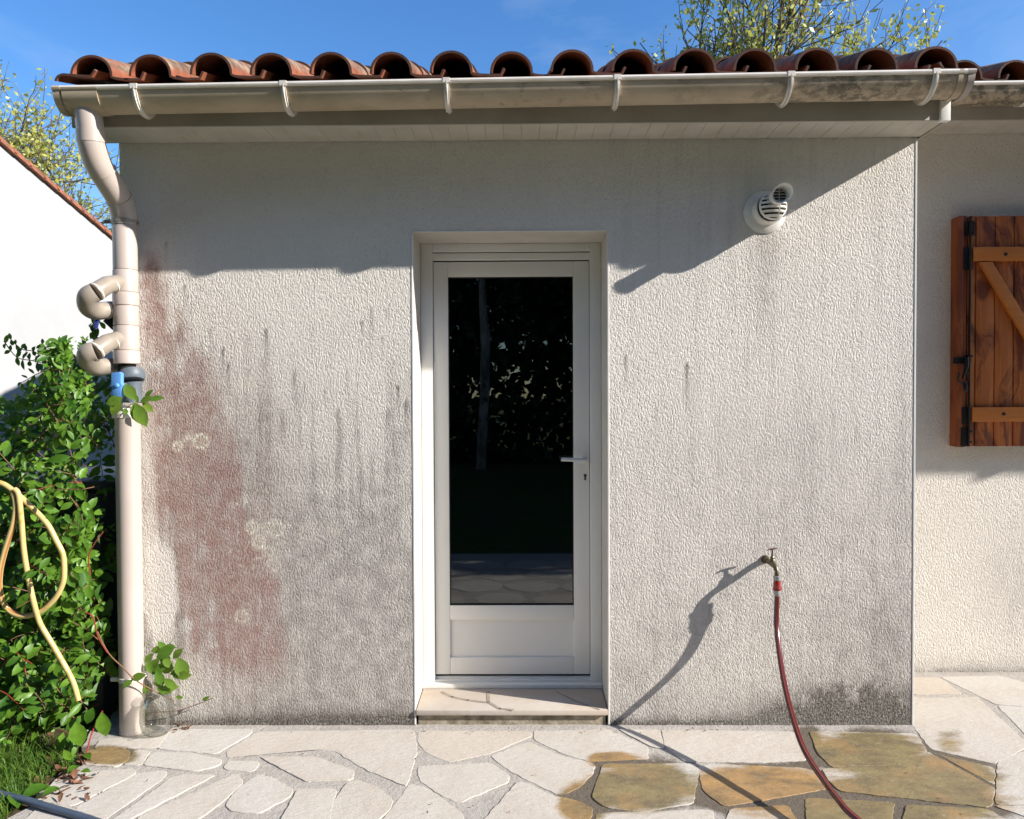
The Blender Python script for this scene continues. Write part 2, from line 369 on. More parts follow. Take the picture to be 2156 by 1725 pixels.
    for u, v, r, s in RINGS:
        d = np.hypot(U-u, V-v)+(fbm(U/5, V/5, int(u))-.5)*5
        b += s*(np.exp(-((d-r)/2.6)**2)+.3*np.exp(-(d/r)**2))
    b += .5*smooth(fbm(U/8, V/8, 55), .66, .75)*gauss(U, V, 560, 1120, 130, 160)
    # black-green base line
    h = 1530-V; e = 14+26*fbm(U/40, V*0, 41)+26*gauss(U, V*0, 860, 0, 200, 9e9)*0
    a = np.exp(-np.clip(h, 0, 999)/ (7+12*fbm(U/30, V*0+3, 43)))*1.5
    a += 1.1*smooth(U, 380, 560)*(1-smooth(U, 850, 1000))*np.exp(-np.clip(h, 0, 999)/26)
    a += 2.0*smooth(U, 1560, 1640)*np.exp(-np.clip(h, 0, 999)/26)*(.4+fbm(U/35, V/35, 61))
    a += 2.2*gauss(U, V, 1800, 1488, 110, 42)*smooth(fbm(U/9, V/9, 66)+.25*fbm(U/30, V/30, 67), .3, .9)
    a += .35*gauss(U, V, 1590, 1500, 70, 40)
    a += .22*gauss(U, V, 262, 480, 40, 130)+dkspike+stk
    return np.stack([red, g, np.clip(b, 0, 1), np.clip(a, 0, 1)], 1)
def side_stain(X, Z):
    U = 1093+411*X; V = 830-411*(Z-1.43)
    g = .35*gauss(U, V, 2170, 1230, 90, 130)*(.4+fbm(U/30, V/40, 5))+.10*fbm(U/60, V/60, 8)+.35*smooth(V, 1360, 1410)*fbm(U/16, V/16, 9)
    a = np.exp(-np.clip(1418-V, 0, 999)/9)*1.2*fbm(U/25, V/14, 4)
    z = np.zeros(len(U)); return np.stack([z, g, z, np.clip(a, 0, 1)], 1)

# ------------------------------------------------------------------ house
house = thing('house', (0, 0, 0), 'beige rendered house with a glazed white door, red-stained wall and curved red tile eave', 'house')
XL, XR, RB, DR = -1.712, 1.690, .61, .25      # wall ends, right wall set back, depth of the reveal
DX0, DX1, DT = -.456, .380, 2.130
ZS = 2.515                                    # soffit height
xs = grid_lines([XL, DX0, DX1, XR], .011); zs = grid_lines([-.03, DT, ZS+.06], .011)
w = wall_grid('wall', xs, zs, 0, (DX0, DX1, -.1, DT), MS, house, front_stain)
tag(w, 'front wall with red algae stain left of the door')
xs = grid_lines([XR, 3.6], .02)+[9.0]; zs = grid_lines([-.03, 2.79], .02)
w = wall_grid('wall', xs, zs, RB, None, MSC, house, side_stain); tag(w, 'cleaner beige wall set back on the right behind the shutter')
b = MB()
b.face([(XR, 0, -.03), (XR, RB, -.03), (XR, RB, 2.79), (XR, 0, ZS+.06)])
b.face([(XL, 15, -.03), (XL, 0, -.03), (XL, 0, ZS+.06), (XL, 9, 5.85), (XL, 15, 3.7)])
b.face([(9, .61, -.03), (9, 15, -.03), (9, 15, 3.7), (9, 9, 5.85), (9, .61, 2.85)])
b.face([(9, 15, -.03), (XL, 15, -.03), (XL, 15, 3.7), (9, 15, 3.7)])
o = b.build('side_wall', MSC, house, flat=True)
# reveal
b = MB()
b.face([(DX0, 0, .06), (DX0, 0, DT), (DX0, DR+.09, DT), (DX0, DR+.09, .06)])
b.face([(DX1, 0, .06), (DX1, DR+.09, .06), (DX1, DR+.09, DT), (DX1, 0, DT)])
b.face([(DX0, 0, DT), (DX1, 0, DT), (DX1, DR+.09, DT), (DX0, DR+.09, DT)])
b.face([(DX0, 0, -.03), (DX0, 0, .06), (DX0, DR, .06), (DX0, DR, -.03)]); b.face([(DX1, 0, -.03), (DX1, DR, -.03), (DX1, DR, .06), (DX1, 0, .06)])
b.build('door_reveal', M_plaster, house, flat=True)
# corner beads
b = MB()
b.box(DX0-.006, DX0+.002, -.0018, .006, .0, DT+.006); b.box(DX1-.002, DX1+.006, -.0018, .006, .0, DT+.006); b.box(DX0+.002, DX1-.002, -.0018, .006, DT-.002, DT+.006)
b.build('corner_bead', M_bead, house, bevel=.0015, seg=1)
b = MB(); b.box(XR-.005, XR+.004, -.002, .004, -.01, ZS); b.build('corner_bead', M_bead, house, bevel=.0015, seg=1)
# doorstep: slab of stone with crazy-paving joints
def sm_noise_poly(pts, it=2, jit=.0):
    p = [Vector(q) for q in pts]
    for _ in range(it):
        q = []
        for i in range(len(p)):
            a, c = p[i], p[(i+1) % len(p)]; L = (c-a).length
            t = min(.25, (.011, .004)[min(_, 1)]/max(L, 1e-4))
            q += [a.lerp(c, t), a.lerp(c, 1-t)]
        p = q
    return p
def stone_mat():
    n = NT('pale_flagstone'); r = n.attr('tint').outputs['Fac']; wet = n.attr('wet').outputs['Fac']
    c = n.mix(r, (.51, .482, .432), (.50, .435, .36))
    c = n.mix(n.ramp(n.noise(5, 5, .6), .45, .75, 0, .6), c, (.43, .365, .29))
    c = n.mix(n.ramp(n.noise(28, 6, .7, 1.2, st=(1, 2.6, 1)), .60, .70, 0, .35), c, (.34, .28, .20))
    c = n.mix(n.ramp(n.noise(120, 2, .5), .71, .76, 0, .5), c, (.20, .15, .10))
    wn = n.noise(15, 8, .8, .3, st=(.45, 1.3, 1)); wn2 = n.noise(2.6, 3, .5)
    wf = n.math('SUBTRACT', n.math('ADD', n.math('MULTIPLY', wet, 1.02), n.math('MULTIPLY', wn, 1.0)), .78)
    wf = n.ramp(wf, .04, .34)
    wc = n.mix(n.ramp(n.attr('hue').outputs['Fac'], 0, 1), (.215, .175, .07), (.40, .225, .07))
    wc = n.mix(n.ramp(n.noise(7, 7, .72, .3, st=(1, 2, 1)), .36, .66, 0, .9), wc, (.105, .075, .035))
    wc = n.mix(n.ramp(n.noise(3.3, 5, .6), .5, .66, 0, .7), wc, (.36, .20, .07))
    wc = n.mix(n.ramp(n.noise(31, 6, .75), .55, .68, 0, .6), wc, (.30, .25, .16))
    c = n.mix(n.math('MULTIPLY', wf, .92), c, wc)
    rg = n.ramp(wf, 0, 1, .8, .5)
    return n.out(c, rg, n.bump(n.math('ADD', n.noise(26, 5, .6, st=(1, 2, 1)), n.math('MULTIPLY', n.noise(120, 3), .3)), .0035), .35)
M_stone = stone_mat()
def mortar_mat():
    n = NT('grey_mortar'); wet = n.attr('wet').outputs['Fac']
    c = n.mix(n.ramp(n.noise(14, 5, .7), .3, .7), (.45, .415, .37), (.35, .32, .28))
    wf = n.ramp(n.math('ADD', wet, n.math('MULTIPLY', n.math('SUBTRACT', n.noise(9, 5, .7), .5), .7)), .2, .42)
    c = n.mix(n.math('MULTIPLY', wf, .85), c, (.085, .062, .038))
    return n.out(c, .85, n.bump(n.noise(55, 5, .7), .006), .3)
M_mortar = mortar_mat()
b = MB(); b.box(DX0+.004, DX1-.004, -.012, DR-.02, .045, .068)
o = b.build('doorstep', simple('doorstep_stone', (.50, .45, .39), (.46, .38, .30), .7, 4, .0012, 40), house, bevel=.004)
b = MB()
M_sj = simple('step_joint', (.34, .29, .23), (.25, .21, .16), .9, 30, .002, 80)
def groove(pts, wd):
    b = MB()
    pts = [Vector((p[0], p[1], .0695)) for p in pts]
    for a, c in zip(pts[:-1], pts[1:]):
        d = (c-a).normalized(); nn = Vector((-d.y, d.x, 0))*wd
        b.face([a-nn-d*.003, c-nn+d*.003, c+nn+d*.003, a+nn-d*.003])
    b.build('joint', M_sj, o, flat=True)
def gp(u, v): p = G(u, v, .0695); return (p.x, max(-.008, min(DR-.03, p.y)))
groove([gp(930, 1457), gp(952, 1467), gp(985, 1474), gp(1026, 1479)], .0075)
groove([gp(1028, 1456), gp(1028, 1478)], .007); groove([gp(1028, 1478), gp(1052, 1492), gp(1080, 1508)], .008); groove([gp(1172, 1457), gp(1210, 1475), gp(1262, 1494)], .0045)

b = MB(); b.box(DX0+.012, DX1-.012, .006, DR, -.02, .044); b.build('step_base', simple('dirty_step_base', (.42, .36, .27), (.17, .14, .09), .95, 16, .004, 40), house)  # mottled brown base under the slab

# ---- door
PX = lambda u: P(u, 980, DR).x
PZ = lambda v: P(1078, v, DR).z
fx0, fx1 = DX0+.001, DX1-.001
zl = lambda v: P(1078, v, DR+.018).z
L0, L1 = P(915, 980, DR+.018).x, P(1241, 980, DR+.018).x; g0, g1 = P(945.5, 980, DR+.018).x, P(1207.5, 980, DR+.018).x
zb, zt = zl(1420), zl(551); gz0, gz1 = zl(1275), zl(583); pz0, pz1 = zl(1385), zl(1305)
b = MB(); y0, y1 = DR+.018, DR+.07
b.box(L0, g0, y0, y1, zb, zt); b.box(g1, L1, y0, y1, zb, zt); b.box(g0, g1, y0+.0004, y1, gz1, zt); b.box(g0, g1, y0+.0004, y1, pz1, gz0); b.box(g0, g1, y0+.0004, y1, zb, pz0)
door = b.build('door', M_white, house, bevel=.0035); tag(door, 'white glazed door with one tall pane and low solid panel')
b = MB(); b.box(g0-.005, g1+.005, y0+.013, y0+.04, pz0-.004, pz1+.004); b.build('panel', M_white, door)
b = MB()
for q in ((g0, g0+.004, gz0, gz1), (g1-.004, g1, gz0, gz1), (g0+.004, g1-.004, gz0, gz0+.004), (g0+.004, g1-.004, gz1-.004, gz1)): b.box(q[0], q[1], y0+.004, y0+.022, q[2], q[3])
b.build('glazing_seal', M_dark, door)
b = MB(); b.box(g0-.003, g1+.003, y0+.014, y0+.018, gz0-.003, gz1+.003); b.build('glass_pane', M_glass, door, flat=True)
# fixed frame
b = MB(); xa, xb = P(913, 980, DR).x, P(1243, 980, DR).x
b.box(fx0, xa, DR, DR+.08, .085, DT-.001); b.box(xb, fx1, DR, DR+.08, .085, DT-.001); b.box(xa, xb, DR+.001, DR+.08, PZ(530), DT-.001); b.box(xa, xb, DR+.006, DR+.08, PZ(546.5), PZ(532))
fr = b.build('door_frame', M_white, door, bevel=.003)
b = MB(); b.box(xa, xb, DR+.03, DR+.08, PZ(1437), PZ(546)); b.box(xa, xb, DR+.04, DR+.075, PZ(553), PZ(546)) ; 
b = MB()
b.box(xa, L0+.0, DR+.035, DR+.06, .09, PZ(546)); b.box(L1, xb, DR+.035, DR+.06, .09, PZ(546)); b.box(xa, xb, DR+.035, DR+.0601, PZ(551), PZ(546)); b.box(xa, xb, DR+.035, DR+.06, PZ(1432), zb)
b.build('rebate_seal', M_dark, door)
b = MB(); b.box(fx0, fx1, DR-.03, DR+.08, .069, .088); b.box(xa, xb, DR+.004, DR+.08, .088, .098); b.box(xa, xb, DR+.022, DR+.08, .098, zb-.012)
b.build('threshold', M_white, door, bevel=.002)
b = MB(); hz = zl(968)
hx = P(1231, 980, DR+.018).x
b.box(hx-.011, hx+.011, y0-.006, y0, hz-.012, hz+.012)
b.tube([(hx, y0-.004, hz), (hx, y0-.04, hz)], .008, 12)
b.tube([(hx+.005, y0-.043, hz), (hx-.05, y0-.044, hz+.002), (hx-.112, y0-.04, hz+.004)], [.010, .0095, .009], 10, sub=4)
b.build('handle', simple('grey_white_handle', (.6, .61, .60), rough=.3, spec=.6), door)
b = MB(); kz = zl(1005); kx = P(1232, 980, DR+.018).x
b.loft([[(kx+.007*math.cos(a*math.pi/8), yy, kz+.007+.007*math.sin(a*math.pi/8)) for a in range(16)] for yy in (y0-.0025, y0+.002)])
b.box(kx-.0042, kx+.0042, y0-.002, y0+.002, kz-.015, kz+.001)
b.build('keyhole', simple('dark_brass_lock', (.10, .07, .05), rough=.4, Metallic=.5), door)
# room behind the door
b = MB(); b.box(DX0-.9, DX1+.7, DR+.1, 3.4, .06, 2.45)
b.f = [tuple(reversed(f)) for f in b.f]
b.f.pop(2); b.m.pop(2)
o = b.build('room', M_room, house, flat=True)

# ---- soffit, fascia
def soff_mat():
    n = NT('soffit_boards'); 
    return simple('soffit_boards', (.58, .54, .47), (.50, .46, .39), .5, 9)
M_sb = soff_mat()
def soffit(x0, x1, yf, yw, z, name='soffit'):
    b = MB(); wbd = .0745; x = x0; k = 0
    while x < x1-.002:
        xe = min(x+wbd, x1); dz = random.uniform(-.0004, .0004)
        b.box(x+.0003, xe-.0003, yf, yw-.002-random.uniform(0, .003), z+dz, z+.012+dz); x = xe
    b.box(x0, x1, yf, yw, z+.013, z+.02)
    b.box(x0, x1, yf, yf+.012, z-.006, z+.0005)
    return b.build(name, M_sb, house, bevel=.0015, seg=1)
XE = 1.702; XWL = -1.775
soffit(XWL, XE, -.205, 0, ZS)
soffit(XE+.002, 9, .40, RB, 2.735)
def fascia(x0, x1, y, z0, z1):
    b = MB(); b.box(x0, x1, y-.012, y, z0, z1); return b.build('fascia_board', M_fascia, house, bevel=.002)
fascia(XWL-.01, 1.662, -.205, ZS-.008, 2.66); fascia(XE+.004, 9, .40, 2.727, 2.87)
b = MB(); b.box(1.664, XE, -.230, -.205, ZS-.014, 2.655); tag(b.build('fascia_end_cap', M_white, house, bevel=.002), 'white fascia end piece under the right gutter end')
b = MB(); b.face([(XE-.002, -.2, ZS-.006), (XE-.002, .55, ZS-.006), (XE-.002, .55, 2.98), (XE-.002, -.2, 2.66)]); b.face([(XE+.010, -.2, ZS-.006), (XE+.010, .55, ZS-.006), (XE+.010, .55, 2.98), (XE+.010, -.2, 2.66)][::-1])
b.face([(XE-.002, -.2, ZS-.006), (XE-.002, -.2, 2.66), (XE+.010, -.2, 2.66), (XE+.010, -.2, ZS-.006)]); b.face([(XE-.002, -.2, ZS-.006), (XE+.010, -.2, ZS-.006), (XE+.010, .55, ZS-.006), (XE-.002, .55, ZS-.006)])
b.loft([[(xx, -.2, ZS-.006), (xx, 9, 5.76), (xx, 9, 5.93), (xx, -.2, 2.655)] for xx in (XWL-.01, XWL+.008)]); b.face([(XWL, -.2, ZS), (XL, -.2, ZS), (XL, 9, 5.7), (XWL, 9, 5.7)])
b.build('barge_board', M_fascia, house, flat=True)
# ---- gutter
def gut(x0, x1, yc, z0, z1, R=.07, name='gutter', ends=(1, 1)):
    def zc(x): return z0+(z1-z0)*(x-x0)/(x1-x0)
    def prof(x, r, rr, n=20):
        o = [(x, yc-r*math.cos(math.pi*k/n), zc(x)-r*math.sin(math.pi*k/n)) for k in range(n+1)]
        i = [(x, yc-rr*math.cos(math.pi*k/n), zc(x)-rr*math.sin(math.pi*k/n)) for k in range(n, -1, -1)]; return o+i
    b = MB(); b.loft([prof(x0+(x1-x0)*k/12, R, R-.003) for k in range(13)])
    g = b.build(name, M_gut, house)
    b = MB(); b.tube([(x0-.002, yc-R-.001, zc(x0)+.003), (x1+.002, yc-R-.001, zc(x1)+.003)], .0092, 10); b.build('lip', M_lip, g)
    for s, x in ((-1, x0), (1, x1)):
        if not ends[0 if s < 0 else 1]: continue
        b = MB(); r = R+.004; n = 20
        f0 = [(x+s*.004, yc-r*math.cos(math.pi*k/n), zc(x)-r*math.sin(math.pi*k/n)) for k in range(n+1)]
        b.loft([[(p[0]-s*.026, p[1], p[2]) for p in f0], f0], closed=False); b.face(f0 if s < 0 else f0[::-1])
        b.tube([(x-s*.026, yc-R-.001, zc(x)+.003), (x+s*.005, yc-R-.001, zc(x)+.003)], .0095, 10)
        b.build('end_cap', M_gut if s < 0 else M_pipe, g)
    return g, zc
g0_, zc0 = gut(-1.765, 1.713, -.29, 2.600, 2.634); tag(g0_, 'sand coloured half-round gutter over the door wall, black mould at its right end')
for u in (283, 597, 940, 1300, 1665, 1970):
    x = P(u, 175, -.36).x; b = MB(); n = 18; z = zc0(x)
    def pr_(xx, r, n0=0): return [(xx, -.29-(r+.012*(k/n)**2*(r > .072))*math.cos(math.pi*k/n*.82), z-(r+.012*(k/n)**2*(r > .072))*math.sin(math.pi*k/n*.82)) for k in range(n+1)]
    b.loft([pr_(x-.010, .071), pr_(x-.010, .0765), pr_(x-.002, .0765), pr_(x-.001, .082), pr_(x+.003, .082), pr_(x+.004, .0765), pr_(x+.010, .0765), pr_(x+.010, .071)], closed=False)
    b.box(x-.013, x+.013, -.371, -.354, z-.006, z+.0125)
    b.build('bracket', M_lip, g0_, bevel=0)
# outlet piece and joint collar
for x0, x1 in ((-1.735, -1.60), (1.655, 1.672)):
    b = MB(); n = 20
    def q_(xx, r): return [(xx, -.29-r*math.cos(math.pi*k/n), zc0(xx)-r*math.sin(math.pi*k/n)) for k in range(n+1)]
    b.loft([q_(x0, .0705), q_(x0, .0745), q_(x1, .0745), q_(x1, .0705)], closed=False)
    b.tube([(x0, -.361, zc0(x0)+.003), (x1, -.361, zc0(x1)+.003)], .0092, 10); b.build('gutter_joint', M_gut, g0_)
g1_, zc1 = gut(1.80, 3.0, .32, 2.838, 2.846, ends=(1, 0)); tag(g1_, 'gutter of the set-back wall, higher and further right')
b = MB(); n = 18
for x in (P(2175, 200, .25).x,):
    z = zc1(x); b.loft([[(xx, .32-r*math.cos(math.pi*k/n), z-r*math.sin(math.pi*k/n)) for k in range(n+1)] for xx, r in ((x-.012, .071), (x-.012, .0765), (x+.012, .0765), (x+.012, .071))], closed=False)
b.build('bracket', M_lip, g1_)
# orange broken tile edge tucked behind the gutter end
# ---- unseen porch eave, added right of the frame to shade the set-back wall
g2_, zc2 = gut(3.03, 7.2, -.22, 2.604, 2.604, name='gutter'); tag(g2_, 'gutter of the porch roof at the right end of the house')
b = MB(); b.tube([(5.02, -.22, 2.56), (5.02, -.22, 2.52), (4.99, -.22, 2.495)], [.045, .045, .035], 12, sub=3); b.build('outlet', M_pipe, g2_)  # unseen stub added under the gutter to cast a hook-shaped shadow
b = MB()
for x in (3.3, 7.0): b.box(x-.06, x+.06, -.12, 0, -.0, 2.52)
b.build('porch_post', M_wood3, house, bevel=.006) if False else None
fascia(3.03, 7.2, -.13, 2.50, 2.66)
b = MB(); b.box(6.7, 9, -.15, .61, -.03, 2.64); b.build('porch_wall', MSC, house, flat=True)

# ---- roof tiles
PIT = .233; X0T = -.022-7*PIT; SL = .357; ang = math.atan(SL); ZR = 2.652
def tile_profile(xc, last=False):
    o = []
    n = 16; hw, hh = .083, .083
    for k in range(n+1):
        a = math.pi-math.pi*k/n; o.append((xc+hw*math.cos(a), .004+hh*math.sin(a)**.92))
    o += [(xc+hw+.012, .0), (xc+hw+.030, -.002), (xc+PIT-hw+.005, -.004), (xc+PIT-hw+.040, -.004), (xc+PIT-hw+.050, .020)]
    if last: o = o[:n+3]+[(xc+hw+.055, -.003)]
    return o
def offs_profile(o, t):
    r = []
    for i, p in enumerate(o):
        a = o[max(i-1, 0)]; c = o[min(i+1, len(o)-1)]; d = Vector((c[0]-a[0], c[1]-a[1])).normalized(); nn = Vector((d.y, -d.x)); r.append((p[0]+nn.x*t, p[1]+nn.y*t))
    return r
def add_tile(b, prof, y, z, L, yaw=0.):
    inner = offs_profile(prof, .0095)
    xm = sum(p[0] for p in prof)/len(prof)
    def put(p, d, lift): 
        return (p[0]+yaw*d, y+d*math.cos(ang), z+d*math.sin(ang)+p[1]+lift)
    fr = [put(p, 0, .016) for p in prof]+[put(p, 0, .016) for p in reversed(inner)]
    bk = [put(p, L, 0) for p in prof]+[put(p, L, 0) for p in reversed(inner)]
    n = len(prof); o = len(b.v); b.v += fr+bk; m = 2*n
    for i in range(m):
        j = (i+1) % m; b.f.append((o+i, o+m+i, o+m+j, o+j)); b.m.append(0)
    for i in range(n-1):
        b.f.append((o+i, o+i+1, o+m-2-i, o+m-1-i)); b.m.append(0)
b = MB(); EXP = .345
def Zroof(y): return ZR+SL*(y+.305)
k = 0
while X0T+k*PIT < 7.2:
    xc = X0T+k*PIT
    ye = -.305 if (xc < 1.66 or xc > 3.08) else .305
    c = 0
    nmax = 28 if ye < 0 else 26
    while c < nmax:
        y = ye+c*EXP*math.cos(ang)+random.uniform(-.006, .006); jx = random.uniform(-.003, .003); jz = random.uniform(-.002, .004)
        add_tile(b, tile_profile(xc+jx, last=(abs(xc-1.609) < .02 and ye < 0 and c < 2)), y, Zroof(y)+jz, .41, random.uniform(-.006, .006)); c += 1
    k += 1
# verge pieces at both ends of the front eave
for c in range(28):
    y = -.302+c*EXP*math.cos(ang)
    pr2 = [(-1.653-.135+.035-.035*math.cos(math.pi*q/10)*1.0-.01, -.014+.030*math.sin(math.pi*q/10)) for q in range(6)]
    pr2 += [(-1.653-.04, .010), (-1.653-.005, .008), (-1.653+.01, .030)]
    add_tile(b, pr2, y, Zroof(y), .40)
for c in range(2):
    y = -.30+c*EXP*math.cos(ang)
    pr2 = [(1.622, .030), (1.636, .006), (1.70, .002), (1.735, -.006), (1.752, -.016)]
    add_tile(b, pr2, y, Zroof(y), .40)
# half-round tile emerging behind the gutter end
pr2 = [(1.80+.055*math.cos(math.pi-math.pi*q/12), -.045+.065*math.sin(math.pi*q/12)) for q in range(13)]
add_tile(b, pr2, -.05, Zroof(-.05)+.0, .40)
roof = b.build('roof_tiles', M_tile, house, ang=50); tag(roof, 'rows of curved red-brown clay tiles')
b = MB()
def deck(x0, x1, y0):
    z = lambda y: Zroof(y)-.022
    b.face([(x0, y0, z(y0)), (x1, y0, z(y0)), (x1, 9.0, z(9.0)), (x0, 9.0, z(9.0))]); b.face([(x0, 9, z(9)), (x1, 9, z(9)), (x1, 15.3, z(9)-2.25), (x0, 15.3, z(9)-2.25)])
deck(-1.785, 1.70, -.22); deck(1.702, 3.03, .38); deck(3.032, 7.2, -.15); deck(7.202, 9.2, .3)
b.build('roof_deck', simple('roof_underlay', (.06, .03, .02), rough=.9), house, flat=True)

# ---- shutter on the right wall
YS = .54
def SX(u): return P(u, 700, YS).x
def SZ(v): return P(2070, v, YS).z
sz0, sz1 = SZ(940), SZ(455)
b = MB(); x = SX(2040); xb_ = [SX(2040), SX(2054), SX(2094.5), SX(2135)]; stp = xb_[3]-xb_[2]
while xb_[-1] < 3.0: xb_.append(xb_[-1]+stp)
for a, c in zip(xb_[:-1], xb_[1:]):
    yy = YS+random.uniform(-.0008, .0008); b.box(a+.0012, c-.0055, yy, YS+.028, sz0, sz1)
    b.box(a+.0045-.009, a+.0012, YS+.006, YS+.028, sz0, sz1)
shutter = b.build('shutter', M_wood, house, bevel=.0022); tag(shutter, 'brown stained wooden shutter of vertical boards on the right wall')
b = MB(); b.box(P(2003, 700, RB-.01).x, SX(2033), YS-.004, RB, sz0-.003, sz1+.002); b.box(SX(2014), SX(2026), YS-.010, YS-.003, sz0, sz1); b.build('side_board', M_wood3, shutter, bevel=.003)
for v0, v1 in ((551, 522), (888, 857.5)):
    b = MB(); b.box(SX(2043), 2.98, YS-.024, YS-.001, SZ(v0), SZ(v1)); b.build('batten', M_wood2, shutter, bevel=.003)
a0, a1 = (SX(2056), SZ(553)), (SX(2083), SZ(553)); sl_ = (SZ(662)-SZ(553))/(SX(2156)-SX(2090))
b = MB(); zlow = SZ(856); dxl = (zlow-a0[1])/sl_
pts = [(a0[0], a0[1]), (a1[0], a1[1]), (a1[0]+dxl, zlow), (a0[0]+dxl, zlow)]
b.loft([[(p[0], y, p[1]) for p in pts] for y in (YS-.022, YS-.001)]); b.build('brace', M_wood2, shutter, bevel=.003)
for u, v in ((2118, 535.5), (2114, 872)):
    b = MB(); c = P(u, v, YS-.026); b.tube([(c.x, YS-.020, c.z), (c.x, YS-.028, c.z), (c.x, YS-.031, c.z)], [.009, .008, .003], 10); b.build('bolt', M_iron, shutter)
b = MB(); xr = SX(2037); b.tube([(xr, YS-.018, sz0+.004), (xr, YS-.018, sz1-.004)], .0055, 8)
for v in (470, 492, 750, 908, 930): z = SZ(v); b.box(xr-.006, xr+.014, YS-.024, YS-.002, z-.005, z+.005)
b.build('locking_bar', M_iron, shutter)
for v0, v1, u0_, u1_ in ((497, 468, 2026, 2048), (569, 522, 2025, 2044), (894, 858, 2024, 2042), (940, 900, 2022, 2040)):
    b = MB(); b.box(SX(u0_), SX(u1_), YS-.014, YS-.006, SZ(v0), SZ(v1)); b.build('hinge', M_iron, shutter, bevel=.002)
b = MB(); lx = SX(2026); 
b.box(SX(2004), SX(2040), YS-.02, YS-.010, SZ(766), SZ(752))
b.tube([(SX(2028), YS-.03, SZ(753)), (SX(2027), YS-.034, SZ(772)), (SX(2022), YS-.034, SZ(788)), (SX(2020), YS-.03, SZ(797))], [.010, .011, .008, .006], 8, sub=3)
b.tube([(SX(2013), YS-.03, SZ(785)), (SX(2010), YS-.03, SZ(800)), (SX(2020), YS-.03, SZ(806)), (SX(2032), YS-.03, SZ(800)), (SX(2031), YS-.03, SZ(782))], .0035, 7, sub=4)
b.tube([(SX(2024), YS-.03, SZ(806)), (SX(2026), YS-.034, SZ(818)), (SX(2024), YS-.03, SZ(824))], [.007, .010, .006], 8, sub=3)
b.build('latch', M_iron, shutter)

# ------------------------------------------------------------------ wall flue terminal
vc = P(1610, 447, 0); vx, vz = vc.x, vc.z
vent = thing('flue_terminal', (vx, 0, vz), 'white round flue pipe with slotted cap sticking out of the wall right of the door', 'vent')
M_vent = simple('white_flue_plastic', (.76, .74, .69), (.66, .63, .57), .35, 14)
def circ(cx, cz, y, r, n=40, tilt=0., tiltx=0.): return [(cx+r*math.cos(2*math.pi*k/n), y+tilt*r*math.sin(2*math.pi*k/n)+tiltx*r*math.cos(2*math.pi*k/n), cz+r*math.sin(2*math.pi*k/n)) for k in range(n)]
b = MB(); b.loft([circ(vx, vz, -.001, .091), circ(vx, vz, -.004, .091), circ(vx, vz, -.009, .082), circ(vx, vz, -.016, .067), circ(vx, vz, -.016, .05)], cap=False); b.build('wall_collar', M_vent, vent, ang=60)
b = MB(); b.loft([circ(vx, vz, -.001, .060), circ(vx, vz, -.082, .060), circ(vx, vz, -.084, .058)], cap=False)
b.loft([circ(vx, vz, -.076, .0615), circ(vx, vz, -.084, .0615)], cap=False)
b.build('outer_pipe', M_vent, vent)
b = MB(); b.loft([circ(vx, vz, -.076, .054), circ(vx, vz, -.100, .044)], cap=True); b.build('cap_cavity', M_dark, vent)
# slotted cap: domed skin with bars
b = MB()
def dome(a, r_):   # point of the cap skin for angle a and radius fraction
    yy = -.084-.054*math.sqrt(max(0, 1-(r_*.93)**2)); return (vx+.0585*r_*math.cos(a), yy, vz+.0585*r_*math.sin(a))
b.loft([[dome(2*math.pi*k/40, r_) for k in range(40)] for r_ in (1.0, .96, .90)], cap=False)
for zf in (-.72, -.42, -.12, .18, .48, .74):
    hwid = math.sqrt(max(0, .93**2-zf*zf)); pts0 = []; pts1 = []
    for k in range(17):
        xf = -hwid+2*hwid*k/16
        for q, dz in ((pts0, -.065), (pts1, .065)):
            zz = zf+dz+.10*(xf/.93)*0; r_ = min(1, math.hypot(xf, zz)); a = math.atan2(zz, xf); q.append(dome(a, r_))
    b.quadstrip(pts0, pts1); b.quadstrip([(p[0], p[1]+.016, p[2]) for p in pts1], [(p[0], p[1]+.016, p[2]) for p in pts0]); b.quadstrip([(p[0], p[1]+.016, p[2]) for p in pts0], pts0); b.quadstrip(pts1, [(p[0], p[1]+.016, p[2]) for p in pts1])
pv = [dome(math.atan2(z_, .28), math.hypot(.28, z_)) for z_ in [-.88+.1*i for i in range(14)]]
b.quadstrip([(p[0]-.002, p[1]-.001, p[2]) for p in pv], [(p[0]+.003, p[1]-.001, p[2]) for p in pv])
b.build('slotted_cap', M_vent, vent)
# snout with bevel-cut mouth
b = MB(); sx, sz_ = vx+.006, vz+.024; R1 = .032
def sc(y, r, ty=0., tx=0., dx=0.): return circ(sx+dx, sz_+.004, y, r, 32, ty, tx)
b.loft([sc(-.09, R1), sc(-.150, R1), sc(-.190, R1+.001, -.35, -.42), sc(-.194, R1+.004, -.42, -.5), sc(-.195, R1+.0035, -.42, -.5), sc(-.192, R1-.001, -.42, -.5), sc(-.188, R1-.003, -.35, -.42), sc(-.150, R1-.003)], cap=False)
b.build('snout', M_vent, vent, ang=60)
b = MB(); b.loft([sc(-.148, R1-.002), sc(-.150, R1-.002)]); b.build('snout_cavity', simple('sooty_flue', (.10, .08, .05), (.02, .015, .01), .8, 40), vent)  # brown and near-black mottled disc closes the snout
b = MB()
for dz in (-.018, -.006, .006, .018):
    hw = math.sqrt(.029**2-dz*dz); b.box(sx-hw, sx+hw, -.157, -.151, sz_+.004+dz-.0016, sz_+.004+dz+.0016)
b.box(sx+.0, sx+.003, -.1575, -.1515, sz_-.024, sz_+.032)
b.build('snout_grille', M_vent, vent)

